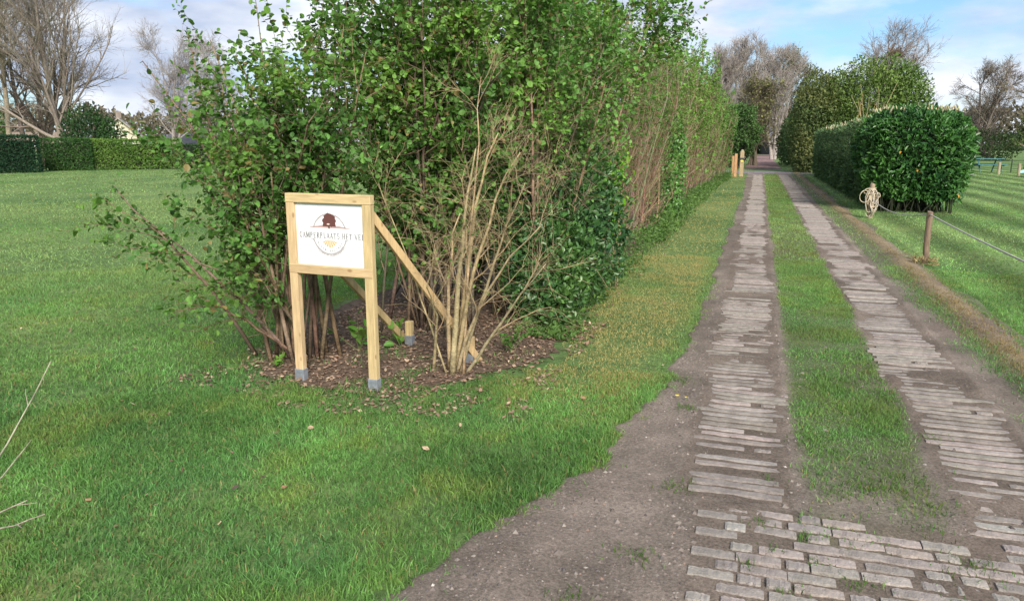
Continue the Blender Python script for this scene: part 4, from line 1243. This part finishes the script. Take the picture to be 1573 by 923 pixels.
def clipped_hedge(name, label, cat, c, s, rad, n, leaf, lw, colf, mat, faces=(1, 1, 1, 1, 1), core=(.03, .035, .02), depth=.14, lump=.12, kind='hex', rz=0.0, shape=None, group=None, lsc=.9, up=.35):
    """c: centre of the base; s: size"""
    e = empty(name, (c[0], c[1], 0), label, cat, group)
    e.rotation_euler = (0, 0, rz)
    cc_ = np.array([0, 0, s[2] / 2])
    p, nn = superbox(n, cc_, s, rad, faces)
    if shape is not None:
        p = shape(p)
    lumpn = fbm(p[:, 0] + p[:, 1] + 13, p[:, 2] + p[:, 1] * .37, lsc, 200, 3) - .5
    p = p + nn * (lump * 2 * lumpn)[:, None] - nn * (depth * rng.random(n) ** 1.5)[:, None]
    k = p[:, 2] > .03
    p, nn = p[k], nn[k]
    d = nrm(nn * .55 + rng.normal(0, .55, p.shape) + np.array([0, 0, up]))
    ln = nrm(nn * .8 + rng.normal(0, .45, p.shape) + np.array([0, 0, .5]))
    m = MB(); m.leaves(p, d, ln, leaf * np.exp(rng.normal(0, .2, len(p))), lw, colf(len(p), p), kind)
    m.build('foliage', M[mat], e, kind='stuff')
    # inner branches: stems inside the leaf shell, joined with an added dark light-blocking core
    m = MB()
    nb = int(60 + 25 * s[0] * s[1])
    b = np.stack([U(-s[0] / 2 + .25, s[0] / 2 - .25, nb), U(-s[1] / 2 + .25, s[1] / 2 - .25, nb), np.zeros(nb)], 1)
    P = grow_path(b, np.stack([rng.normal(0, .25, nb), rng.normal(0, .25, nb), np.ones(nb)], 1), s[2] * U(.6, .9, nb), 4, .0, .12)
    P[..., 0] = np.clip(P[..., 0], -s[0] / 2 + .35, s[0] / 2 - .35); P[..., 1] = np.clip(P[..., 1], -s[1] / 2 + .35, s[1] / 2 - .35)
    m.tubes(P, np.full((nb, 4), .012), 4, core)
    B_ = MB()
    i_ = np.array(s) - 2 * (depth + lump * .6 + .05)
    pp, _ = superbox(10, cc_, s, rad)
    # solid dark hull added to block light and darken the hedge interior
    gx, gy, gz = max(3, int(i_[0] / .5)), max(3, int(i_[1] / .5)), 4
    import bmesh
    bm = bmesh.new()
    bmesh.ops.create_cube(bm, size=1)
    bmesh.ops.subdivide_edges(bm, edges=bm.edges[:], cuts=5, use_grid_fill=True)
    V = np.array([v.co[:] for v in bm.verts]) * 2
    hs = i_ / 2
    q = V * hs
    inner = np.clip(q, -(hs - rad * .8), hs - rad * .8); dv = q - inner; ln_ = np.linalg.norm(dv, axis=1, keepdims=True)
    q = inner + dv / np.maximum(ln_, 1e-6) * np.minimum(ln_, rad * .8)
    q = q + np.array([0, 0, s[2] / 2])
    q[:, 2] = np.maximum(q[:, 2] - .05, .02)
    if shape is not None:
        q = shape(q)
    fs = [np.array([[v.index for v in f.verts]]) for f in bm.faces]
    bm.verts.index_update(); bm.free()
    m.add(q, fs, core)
    m.build('branches_dark_core', M['twig'], e)
    return e

# cherry laurel: bulging front end, then a long run beside the drive
def bulge(p):
    q = p.copy()
    t = np.clip(p[:, 2] / 2.3, 0, 1)
    f = .86 + .22 * np.sin(np.clip(t * 1.15, 0, 1) * math.pi * .62) - .10 * np.clip(t - .8, 0, 1) * 5 * .6
    q[:, 0] *= f; q[:, 1] *= .9 + .12 * np.sin(t * math.pi * .6)
    return q
e = clipped_hedge('laurel_bush', 'glossy dark green laurel with rounded bulging end beside the rope posts', 'bush', (3.52, 20.6), (2.25, 2.6, 2.42), .85, 12000, .125, .40,
              pick((.020, .075, .026), (.10, .24, .05), .4, .45), 'gloss_leaf', depth=.24, lump=.18, shape=bulge, faces=(1.4, 1, .3, 1, .9), lsc=.6)
def spikes(e_, n, x0, x1, y0, y1, z):
    x = U(x0, x1, n); y = U(y0, y1, n)
    b = np.stack([x, y, np.full(n, z) + rng.normal(0, .03, n)], 1)
    P = grow_path(b, np.stack([rng.normal(0, .3, n), rng.normal(0, .3, n), np.ones(n)], 1), U(.07, .13, n), 4, 0, .05)
    m = MB(); m.tubes(P, np.array([.008, .019, .017, .005])[None].repeat(n, 0), 5, jit((.40, .37, .23), n, .25, .05))
    m.build('flower_spikes', M['dull_leaf'], e_, kind='stuff')
spikes(e, 300, -.8, .85, -.9, 1.2, 2.33)
m = MB()
for k in range(5):
    c_ = np.array([[-.1, -1.22, .98], [-.06, -1.24, 1.02], [-.14, -1.22, 1.03], [-.45, -1.2, 1.42], [.85, -1.12, .45], [.9, -1.1, .5], [.55, -1.15, 1.2], [-.1, -1.2, .93], [.2, -1.15, .6]])[k:k + 1]
    m.leaves(c_, np.array([[rng.normal(0, .6), -.8, -.5]]), np.array([[0, -.5, .8]]), .11, .42, np.array([[.50, .27, .05]]), 'hex')
m.build('yellow_leaves', M['litter'], e, kind='stuff')
e = clipped_hedge('laurel_hedge', 'long clipped laurel hedge behind the rounded bush, dull grey-green face along the drive', 'hedge', (3.45, 31.6), (1.75, 19.6, 2.22), .35, 17000, .12, .42,
              pick((.05, .105, .048), (.14, .215, .085), .45, .9, 163), 'dull_leaf', faces=(.2, .25, .05, 1.3, .8), depth=.15, lump=.16)
spikes(e, 700, -.85, .6, -9.7, 8, 2.18)

# tall evergreens behind the laurel, and the bare tree over them
def big_bush(name, label, c, r_, n, leaf, colf, mat, trunk=True, tr=.12, cat='bush', stems=0, extra=()):
    e_ = empty(name, (c[0], c[1], 0), label, cat)
    m = MB()
    blob_leaves(m, c, r_, n, leaf, .55, colf, shell=.5, nz_s=.45, nz_a=.20)
    for (c2, r2, n2) in extra:
        blob_leaves(m, c2, r2, n2, leaf, .55, colf, shell=.6, nz_s=.45, nz_a=.3)
    part(m, 'crown', M[mat], e_, kind='stuff')
    nb = 10
    b = np.array([c[0], c[1], 0]) + rng.normal(0, .2, (nb, 3)) * np.array([1, 1, 0])
    t = np.asarray(c) + rng.normal(0, .45, (nb, 3)) * np.asarray(r_)
    P = bez(b, (b + t) / 2, t, 6, nb)
    m = MB(); m.tubes(P, np.linspace(tr, tr * .3, 6)[None].repeat(nb, 0) * U(.4, 1, nb)[:, None], 6, jit((.16, .13, .10), nb)); part(m, 'trunk', M['bark'], e_, True)
    return e_
big_bush('yew_bush', 'tall brownish-green evergreen bush at the end of the laurel by the road', (2.95, 46.3, 2.4), (1.5, 2.6, 3.0), 17000, .13, pick((.065, .11, .034), (.17, .18, .065), .6, 1.2), 'dull_leaf', extra=(((2.6, 45, 1.0), (1.0, 1.6, 1.4), 3000), ((3.9, 46.5, 3.4), (1.4, 1.6, 2.0), 4000)))
e = big_bush('evergreen_bush', 'tall domed green bush with bare yellowish stems rising behind the laurel', (5.6, 45.8, 3.4), (2.7, 2.0, 2.75), 15000, .13, pick((.075, .14, .035), (.18, .25, .06), .6, 1.0), 'dull_leaf', extra=(((7.2, 46.2, 3.8), (1.4, 1.5, 1.9), 4500), ((4.4, 45.0, 2.2), (1.2, 1.2, 2.0), 2600)))
n = 15
b = np.stack([5.2 + rng.normal(0, .35, n), 43.6 + rng.normal(0, .15, n), np.full(n, .8)], 1)
t = np.stack([5.4 + rng.normal(0, .75, n), 43.5 + rng.normal(0, .3, n), U(3.4, 4.9, n)], 1)
P = bez(b, (b + t) / 2 + rng.normal(0, .15, (n, 3)), t, 6, n)
m = MB(); m.tubes(P, np.linspace(.028, .010, 6)[None].repeat(n, 0), 5, jit((.30, .26, .15), n, .12)); part(m, 'bare_stems', M['bark'], e, True)

# ------------------------------------------------------------------ trees
def tree_parts(h, spread, r0, col, n1=16, n2=8, n3=5, n4=3, t0=.25, up1=.06, ang=.7, twig=.008, lean=(0, 0), trunks=1, top=.92, wig=.09, droop=0.0, l1=.5):
    P0, R0 = [], []
    b = np.zeros((trunks, 3)); b[:, :2] = rng.normal(0, .12, (trunks, 2)) * (trunks > 1)
    d = np.stack([rng.normal(lean[0], .07 * (trunks > 1) + .02, trunks), rng.normal(lean[1], .07 * (trunks > 1) + .02, trunks), np.ones(trunks)], 1)
    P = grow_path(b, d, h * top, 10, .03, wig * .5)
    R = (r0 * U(.75, 1, trunks) if trunks > 1 else np.array([r0]))[:, None] * np.linspace(1, .12, 10)[None]
    R[:, 0] *= 1.35
    A, AR, _, ta = kids(P, R, n1, t0, .97, ang, .18, lambda i, t: spread * (1.15 - .75 * t) * U(.7, 1.15, len(t)) * l1 * 2, 7, up1, wig, .55, twig * 1.6)
    B, BR, _, _ = kids(A, AR, n2, .2, .98, .65, .22, lambda i, t: spread * .42 * (1.1 - .6 * t) * U(.6, 1.2, len(t)), 5, up1 * .7 - droop, wig, .55, twig * 1.1)
    C_, CR, _, _ = kids(B, BR, n3, .2, 1, .6, .25, lambda i, t: spread * .2 * U(.5, 1.2, len(t)), 4, up1 * .5 - droop, wig * 1.2, .6, twig * .8)
    D, DR, _, _ = kids(C_, CR, n4, .2, 1, .55, .25, lambda i, t: spread * .10 * U(.5, 1.3, len(t)), 3, .02 - droop, wig * 1.2, .7, twig * .65)
    tm_ = MB(); tm_.tubes(P, R, 10, col); tm_.tubes(A, AR, 6, jit(col, len(A), .08, .03))
    cm_ = MB(); cm_.tubes(B, BR, 4, jit(col, len(B), .12, .04))
    for q, w_ in ((C_, CR), (D, DR)):
        cm_.tubes(q, w_, 3, jit(np.asarray(col) * .9, len(q), .15, .05))
    return tm_, cm_, D, C_
def put_tree(name, label, px, dist, tp, leafspec=None, rz=0.0, scale=1.0, group=None):
    tm_, cm_, D, C_ = tp
    e_ = empty(name, gp(px, dist), label, 'tree', group)
    e_.rotation_euler = (0, 0, rz); e_.scale = (scale,) * 3
    tm_.build('trunk', M['bark'], e_, True)
    cm_.build('crown', M['twig'], e_, kind='stuff')
    if leafspec:
        per, leaf, cf, prob, mt = leafspec
        p, d, nn, _ = leaves_on(D, per, .1, 1.05, .1)
        k = rng.random(len(p)) < prob
        p, d, nn = p[k], d[k], nn[k]
        m = MB(); m.leaves(p, d, nn, leaf * np.exp(rng.normal(0, .25, len(p))), .7, cf(len(p), p), 'quad'); m.build('foliage', M[mt], e_, kind='stuff')
    return e_
GB = (.17, .135, .105); DB = (.155, .125, .105); YB = (.27, .22, .15)
moss = pick((.10, .13, .04), (.19, .21, .07))
put_tree('bare_tree', 'tall pale-trunked tree leaning behind the dark clipped hedge, greenish twigs', 22, 60, tree_parts(19, 4.8, .15, (.30, .26, .19), 22, 9, 6, 3, t0=.30, lean=(-.10, .02), twig=.007), (2, .09, moss, .30, 'dull_leaf'))
put_tree('bare_tree', 'tall straight bare tree between the leaning tree and the dark-stemmed ones', 45, 61, tree_parts(19.5, 5.0, .18, (.26, .22, .16), 22, 9, 6, 3, t0=.28, twig=.008), (2, .09, moss, .35, 'dull_leaf'))
put_tree('bare_tree', 'slender dark bare tree rising behind the joint of the two hedges', 70, 66, tree_parts(13.5, 3.6, .20, DB, 16, 7, 5, 3, t0=.2, twig=.008))
put_tree('bare_tree', 'dark forked bare tree behind the green hedge, low branches spreading', 92, 64, tree_parts(12, 4.2, .24, DB, 16, 8, 5, 3, t0=.12, trunks=2, twig=.008))
put_tree('bare_tree', 'broad bare tree with thick brown split trunk and wide upswept limbs', 132, 58, tree_parts(17, 6.2, .18, (.23, .195, .16), 16, 9, 6, 3, t0=.10, trunks=3, ang=.62, twig=.008, up1=.08))
put_tree('bare_tree', 'rounded twiggy bare tree seen beyond the hazel sprays', 290, 85, tree_parts(12.2, 4.4, .17, (.28, .25, .235), 16, 9, 6, 3, t0=.15, twig=.013, trunks=3))
put_tree('bare_tree', 'bare tree half hidden by the hazel crown, twigs pale against cloud', 345, 80, tree_parts(10.5, 3.6, .15, (.28, .25, .235), 14, 8, 6, 3, t0=.15, twig=.012, trunks=3))
big_bush('evergreen_bush', 'dark rounded evergreen bush above the clipped hedge beside the split trunk', (*(gp(165, 57)[:2]), 2.0), (1.6, 1.5, 2.0), 3200, .17, pick((.015, .045, .018), (.05, .11, .03)), 'dull_leaf', extra=(((*(gp(195, 58)[:2]), 1.6), (1.1, 1, 1.6), 1400),))
big_bush('evergreen_bush', 'green bush behind the dark clipped hedge under the leaning tree', (*(gp(0, 66)[:2]), 2.4), (2.6, 1.5, 2.6), 2600, .2, pick((.03, .09, .025), (.09, .17, .04)), 'dull_leaf')

# clipped hedges across the lawn
def lawn_hedge(label, px0, px1, dist, h, colf, n, mat='dull_leaf', leaf=.11):
    a_, b_ = gp(px0, dist), gp(px1, dist)
    c_ = (a_ + b_) / 2; d_ = b_ - a_
    clipped_hedge('clipped_hedge', label, 'hedge', c_[:2], (np.linalg.norm(d_), 1.1, h), .08, n, leaf, .6, colf, mat, faces=(1.6, .5, .1, .5, .9), depth=.12, lump=.05, rz=math.atan2(d_[1], d_[0]), kind='quad')
lawn_hedge('very dark green clipped hedge block at the far side of the lawn', -70, 89, 50, 1.98, pick((.010, .035, .020), (.028, .075, .032), .4), 9000)
lawn_hedge('mid green clipped hedge butting against the dark block', 90, 166, 52.5, 1.85, pick((.025, .07, .022), (.07, .15, .035), .4), 4200)
lawn_hedge('yellow-green sunlit clipped hedge running behind the hazel branches', 166, 300, 53, 1.80, pick((.07, .15, .03), (.15, .25, .05), .4), 7000)
lawn_hedge('dark low clipped hedge seen through the hazel stems', 300, 430, 54, 1.5, pick((.02, .05, .022), (.05, .10, .035), .4), 4500)
# far houses behind the trees at the lawn side
def house(name, label, px, dist, w_, d_, hw, hr, wallc, roofc, rz, windows=()):
    e_ = empty(name, gp(px, dist), label, 'house'); e_.rotation_euler = (0, 0, rz)
    m = MB(); m.box((0, 0, hw / 2), (w_, d_, hw), wallc)
    m.add([[-w_ / 2, -d_ / 2, hw], [-w_ / 2, d_ / 2, hw], [-w_ / 2, 0, hw + hr - .15], [w_ / 2, -d_ / 2, hw], [w_ / 2, d_ / 2, hw], [w_ / 2, 0, hw + hr - .15]], [np.array([[0, 2, 1], [3, 4, 5]])], wallc)
    m.build('wall', M['wall'], e_)
    m = MB(); o_ = .4
    for s_ in (-1, 1):
        th_ = .18
        y0_, z0_ = s_ * (d_ / 2 + o_), hw - hr * o_ / (d_ / 2)
        m.add([[-w_ / 2 - o_, y0_, z0_], [w_ / 2 + o_, y0_, z0_], [w_ / 2 + o_, 0, hw + hr], [-w_ / 2 - o_, 0, hw + hr], [-w_ / 2 - o_, y0_, z0_ - th_], [w_ / 2 + o_, y0_, z0_ - th_], [w_ / 2 + o_, 0, hw + hr - th_], [-w_ / 2 - o_, 0, hw + hr - th_]],
              np.array([[0, 1, 2, 3], [4, 7, 6, 5], [0, 4, 5, 1], [1, 5, 6, 2], [3, 2, 6, 7], [0, 3, 7, 4]]), roofc)
    rf = m.build('roof', M['roof'], e_)
    m = MB(); m.box((w_ * .2, .0, hw + hr + .35), (.6, .6, .8), (.22, .18, .155)); m.build('chimney', M['wall'], rf)
    for (face, x, z, ww, wh) in windows:
        m = MB()
        if face == 'end':
            m.box((w_ / 2 + .03, x, z), (.10, ww, wh), (.78, .76, .70)); f_ = m.build('window', M['plastic'], e_)
            m = MB(); m.box((w_ / 2 + .07, x, z), (.06, ww - .3, wh - .3), (.05, .06, .07)); m.build('pane', M['plastic'], f_)
        else:
            m.box((x, -d_ / 2 - .03, z), (ww, .10, wh), (.78, .76, .70)); f_ = m.build('window', M['plastic'], e_)
            m = MB(); m.box((x, -d_ / 2 - .07, z), (ww - .3, .06, wh - .3), (.05, .06, .07)); m.build('pane', M['plastic'], f_)
    return e_
house('house', 'house with orange-brown tiled roof beyond the bare tree trunks', 88, 200, 10, 8, 2.0, 2.0, (.24, .20, .15), (.20, .155, .12), .45, (('front', -2.4, 1.5, 1.4, 1.3), ('front', 1.6, 1.5, 1.4, 1.3)))
house('house', 'small pale yellow gabled cottage showing over the sunlit hedge', 213, 110, 6, 4.4, 2.7, 2.0, (.50, .46, .35), (.28, .25, .22), -.85, (('end', -.8, 3.1, 1.0, .9), ('end', .9, 1.5, 1.2, 1.2), ('front', 0, 1.5, 1.4, 1.2), ('front', 1.9, 1.5, 1.0, 1.2)))
house('barn', 'low dark barn with grey roof glimpsed through the hazel leaves', 335, 95, 7, 6, 1.7, 1.0, (.07, .065, .06), (.10, .10, .105), .35)

# trees at the end of the drive
rosy = (.31, .27, .25)
put_tree('bare_tree', 'fine upright bare tree above the clipped hedge, pale twigs like brushes', 1085, 70, tree_parts(9.9, 2.6, .14, rosy, 14, 9, 6, 2, t0=.15, ang=.35, up1=.14, trunks=6, twig=.014))
put_tree('bare_tree', 'multi-stemmed bare tree beside the brush-like one, dense vertical shoots', 1128, 74, tree_parts(10.8, 2.8, .14, rosy, 14, 9, 6, 2, t0=.15, ang=.35, up1=.14, trunks=7, twig=.014))
put_tree('bare_tree', 'bare tree behind the brown-green leafing tree at the end of the drive', 1172, 80, tree_parts(10.2, 3.0, .15, rosy, 14, 9, 6, 2, t0=.15, ang=.45, up1=.12, trunks=5, twig=.014))
put_tree('leafing_tree', 'tree just coming into olive-brown leaf past the gate posts', 1142, 58, tree_parts(5.6, 2.5, .14, (.15, .12, .09), 16, 8, 5, 3, t0=.12, trunks=3, twig=.012), (3, .13, pick((.12, .14, .05), (.25, .24, .10), .6), .30, 'dull_leaf'))
put_tree('leafing_tree', 'dark green small tree filling the gap beside the gate posts', 1122, 52.5, tree_parts(3.6, 1.5, .09, (.12, .10, .08), 14, 8, 5, 3, t0=.05, trunks=4, twig=.008), (4, .12, pick((.05, .12, .035), (.12, .22, .06), .5), .6, 'dull_leaf'))
big_bush('evergreen_bush', 'dark bush on the hedge side of the brick path beyond the road', (-2.6, 58, 1.6), (1.5, 5.5, 1.9), 5200, .18, pick((.03, .075, .028), (.08, .15, .045)), 'dull_leaf')
big_bush('evergreen_bush', 'dark bush on the field side of the brick path beyond the road', (2.5, 60, 1.7), (1.25, 7.5, 2.1), 6500, .18, pick((.025, .06, .024), (.07, .12, .04)), 'dull_leaf')
big_bush('evergreen_bush', 'green bush at the far end of the brick path behind the white gate', (-.3, 122, 2.6), (6.5, 2, 3.4), 5200, .32, pick((.03, .075, .025), (.09, .15, .045)), 'dull_leaf')
put_tree('leafing_tree', 'broad olive tree towering over the end of the brick path', 1185, 100, tree_parts(11.5, 5.0, .22, (.15, .12, .09), 16, 8, 5, 3, t0=.10, trunks=3, twig=.02), (3, .24, pick((.10, .13, .05), (.20, .21, .10), .6), .22, 'dull_leaf'))
put_tree('bare_tree', 'bare budding cherry tree spreading over the domed bush', 1325, 50, tree_parts(7.8, 3.1, .13, (.24, .18, .145), 14, 8, 5, 2, t0=.3, ang=.75, up1=.07, trunks=4, twig=.008), None)
# old bird nest in it
m = MB(); n = 160
v = nrm(rng.normal(0, 1, (n, 3))) * np.array([.30, .30, .18])
ct = gp(1338, 49.5) + np.array([0, 0, 6.55])
P = grow_path(ct + v, rng.normal(0, 1, (n, 3)), .4, 3, 0, .2); m.tubes(P, np.full((n, 3), .014), 3, jit((.13, .08, .05), n)); o = m.build('bird_nest', M['twig']); tagged(o, 'brown twig nest lodged in the bare tree above the domed bush', 'nest')

# gate posts at the end of the drive
e = empty('gate_post', (-.80, 38.2, 0), 'thick greyish wooden gate post with rounded top and yellow reflector', 'post')
m = bevbox((0, 0, .60), (.19, .19, 1.20), (.36, .28, .17), .02); m.build('post', M['oldwood'], e)
m = MB(); m.tubes(np.array([[[0, 0, 1.19], [0, 0, 1.25], [0, 0, 1.29]]]), np.array([[.085, .075, .03]]), 10, (.33, .28, .18), cap=True); m.build('rounded_top', M['oldwood'], e)
m = MB(); m.box((0, -.103, .86), (.20, .012, .10), (.05, .05, .05)); m.build('band', M['plastic'], e)
m = MB(); m.tubes(np.array([[[0, -.10, .76], [0, -.118, .76]]]), np.array([[.055, .055]]), 14, (.72, .58, .10), cap=True); m.build('reflector', M['plastic'], e)
e = empty('gate_post', (-1.10, 38.0, 0), 'orange-brown split wooden post standing against the hedge end', 'post')
for k, (dx, w_, h_) in enumerate(((-.10, .11, 1.0), (.03, .13, 1.10))):
    m = bevbox((dx, 0, h_ / 2), (w_, .16, h_), [(.42, .25, .13), (.46, .27, .14)][k], .012); m.build('plank', M['oldwood'], e)
# white gate at the end of the brick path
g0 = gp(1186, 112)
e = empty('garden_gate', g0, 'white open-framed garden gate at the far end of the brick path', 'gate')
for (dx, w_, z0_, z1_) in ((-1.4, .10, 0, 1.9), (-.35, .09, .8, 1.8), (.55, .09, .8, 1.8), (1.4, .10, 0, 1.9)):
    m = MB(); m.box((dx, 0, (z0_ + z1_) / 2), (w_, .08, z1_ - z0_), (.72, .72, .68)); m.build('upright', M['plastic'], e)
for (x0_, x1_, z_, t_) in ((-1.5, 1.5, 1.95, .14), (-.35, .55, .82, .12), (-1.35, -.4, 1.3, .06)):
    m = MB(); m.box(((x0_ + x1_) / 2, .09, z_), (x1_ - x0_, .08, t_), (.72, .72, .68)); m.build('rail', M['plastic'], e)
house('barn', 'dark barn roof between the trees beyond the white gate', 1196, 118, 7, 6, 2.2, 2.4, (.07, .06, .06), (.11, .11, .125), .2)

# ------------------------------------------------------------------ field side: far things
put_tree('bare_tree', 'dome-shaped dark bare tree beyond the laurel bush across the field', 1472, 85, tree_parts(8.6, 3.3, .2, (.22, .18, .155), 15, 8, 6, 3, t0=.1, trunks=3, twig=.015, up1=.03))
put_tree('bare_tree', 'big spreading oak at the field edge with brownish budding crown', 1600, 80, tree_parts(12, 5.2, .36, (.20, .165, .135), 16, 9, 6, 3, t0=.22, ang=.85, up1=.02, twig=.015), (2, .12, pick((.10, .085, .04), (.18, .15, .075)), .6, 'dull_leaf'))
put_tree('leafing_tree', 'small green-leaved fruit tree standing beside the slide', 1547, 57, tree_parts(3.0, 1.15, .10, (.20, .16, .12), 12, 6, 4, 3, t0=.35, twig=.008), (3, .11, pick((.06, .11, .03), (.13, .19, .06), .6), .55, 'dull_leaf'))
put_tree('leafing_tree', 'light green bushy tree behind the slide at the picture edge of the play area', 1585, 66, tree_parts(3.6, 1.8, .10, (.18, .15, .11), 14, 7, 4, 3, t0=.1, twig=.008), (3, .13, pick((.06, .12, .03), (.15, .22, .06), .6), .7, 'dull_leaf'))
for (px, dist, lab) in ((1508, 46.8, 'squat wooden post at the play area nearest the green table'), (1538, 45.3, 'squat wooden post between the table and the slide'), (1571, 43, 'squat wooden post at the foot of the slide')):
    g_ = gp(px, dist)
    post('play_post', lab, g_[0], g_[1], .62 if px < 1560 else .95, .07, (.33, .28, .19))
g_ = gp(1526, 50); post('play_post', 'thin dark green stake standing behind the squat posts', g_[0], g_[1], .75, .03, (.04, .06, .04))
# picnic table
g_ = gp(1489, 50)
e = empty('picnic_table', g_, 'teal picnic table on the grass beyond the laurel bush', 'table'); e.rotation_euler = (0, 0, .15)
TEAL = (.07, .17, .18)
for k in range(5):
    m = MB(); m.box((0, -.3 + k * .15, .74), (1.5, .135, .04), TEAL); m.build('table_plank', M['oldwood'], e)
for s_ in (-1, 1):
    m = MB(); m.box((0, s_ * .68, .44), (1.5, .24, .04), TEAL); m.build('bench', M['oldwood'], e)
    for q in (-1, 1):
        m = MB(); m.tubes(np.array([[[s_ * .55, q * .62, 0], [s_ * .55, q * .22, .72]]]), np.full((1, 2), .04), 4, TEAL); m.build('leg', M['oldwood'], e)
    m = MB(); m.box((s_ * .60, 0, .40), (.05, 1.5, .08), TEAL); m.build('crossbar', M['oldwood'], e)
# slide
s0 = gp(1544, 44); s1 = gp(1590, 44.6)
e = empty('slide', s0, 'pale turquoise playground slide sloping down to the grass', 'slide')
u_ = nrm(s1 - s0); v_ = np.array([-u_[1], u_[0], 0])
K = 9
ts = np.linspace(0, 1, K)
ctr = np.stack([s0 + u_ * (t_ * 2.5) + np.array([0, 0, .18 + (1.45 - .18) * (t_ ** 1.25)]) for t_ in ts])
m = MB(); prof = [(-.25, .12), (-.23, .0), (.23, .0), (.25, .12)]
V = np.array([[c_ + v_ * a_ + np.array([0, 0, b_]) for (a_, b_) in prof] for c_ in ctr]); idx = np.arange(K * 4).reshape(K, 4)
m.add(V.reshape(-1, 3), np.stack([idx[:-1, :-1], idx[1:, :-1], idx[1:, 1:], idx[:-1, 1:]], -1).reshape(-1, 4), (.22, .42, .40)); part(m, 'chute', M['plastic'], e)
for a_ in (-.27, .27):
    for dd_ in (2.5, 3.2):
        m = MB(); q_ = s0 + u_ * dd_ + v_ * a_; m.tubes(np.array([[q_, q_ + [0, 0, 2.1]]]), np.full((1, 2), .05), 6, (.30, .22, .14), cap=True); part(m, 'leg', M['oldwood'], e)
m = MB(); q_ = s0 + u_ * 2.85; m.box(q_ + [0, 0, 1.42], (.7, .55, .05), (.30, .22, .14), np.stack([u_, v_, zv], 1)); part(m, 'platform', M['oldwood'], e)
for k in range(4):
    m = MB(); q_ = s0 + u_ * 3.25; m.tubes(np.array([[q_ - v_ * .27 + [0, 0, .3 + k * .3], q_ + v_ * .27 + [0, 0, .3 + k * .3]]]), np.full((1, 2), .025), 6, (.30, .22, .14)); part(m, 'rung', M['oldwood'], e)
# far woods along the horizon
wd = MB(); n = 42000
th = U(-60, 60, n) * math.pi / 180; rr_ = U(300, 340, n)
x = -np.sin(th) * rr_; y = np.cos(th) * rr_
hmax = 9 + 7 * fbm(th * 60, th * 0, 2.0, 300, 3)
z = hmax * U(0, 1, n) ** .8
d = rng.normal(0, 1, (n, 3)) + np.array([0, 0, .8])
wd.leaves(np.stack([x, y, z], 1), d, nrm(rng.normal(0, 1, (n, 3)) + np.array([0, -1.0, .3])), U(1.0, 2.4, n), .6, pick((.10, .085, .065), (.15, .135, .085), .5, 12)(n, np.stack([x, y, z], 1)), 'quad')
wd.build('woods', M['dull_leaf'], kind='stuff', label='brownish far woods along the horizon beyond the field', category='woods')
big_bush('field_bush', 'dark bush at the far edge of the field below the woods', (*(gp(1527, 190)[:2]), 1.2), (9, 3, 2.2), 2200, .5, pick((.025, .06, .03), (.06, .10, .04)), 'dull_leaf')
big_bush('field_bush', 'greenish bush under the dome-shaped bare tree', (*(gp(1492, 84)[:2]), 1.3), (2.4, 2, 1.6), 1800, .2, pick((.035, .07, .025), (.10, .13, .05)), 'dull_leaf')

# ------------------------------------------------------------------ bare twigs reaching in beside the lawn
b0 = np.array([*(pt(-95, 820, 3.05)[:2]), 0.0])
e = empty('bare_sapling', b0, 'grey leafless sapling whose thin twigs reach over the near lawn', 'sapling')
spec = [(76, 556, 3.0), (40, 690, 2.9), (42, 765, 2.85), (70, 790, 2.75), (-60, 500, 3.1), (-110, 460, 3.2), (-150, 520, 3.2)]
tp = np.array([pt(*s) for s in spec]); n = len(spec)
bs = b0 + np.stack([rng.normal(0, .03, n), rng.normal(0, .03, n), U(0, .12, n)], 1)
P = bez(bs, bs + (tp - bs) * np.array([.55, .55, .35]), tp, 8, n) + rng.normal(0, .004, (n, 8, 3)) * np.linspace(0, 1, 8)[None, :, None]
for i in range(n):
    m = MB(); m.tubes(P[i:i + 1], np.linspace(.006, .0018, 8)[None], 5, jit((.34, .29, .24), 1, .1, .03), cap=True); part(m, 'stem', M['bark'], e, True)
B, BR, _, _ = kids(P, np.linspace(.006, .002, 8)[None].repeat(n, 0), 1, .55, .9, .45, .1, .11, 4, .02, .06, .7, .0014)
m = MB(); m.tubes(B, BR, 4, jit((.34, .29, .24), len(B), .12, .03)); part(m, 'twigs', M['twig'], e, kind='stuff')
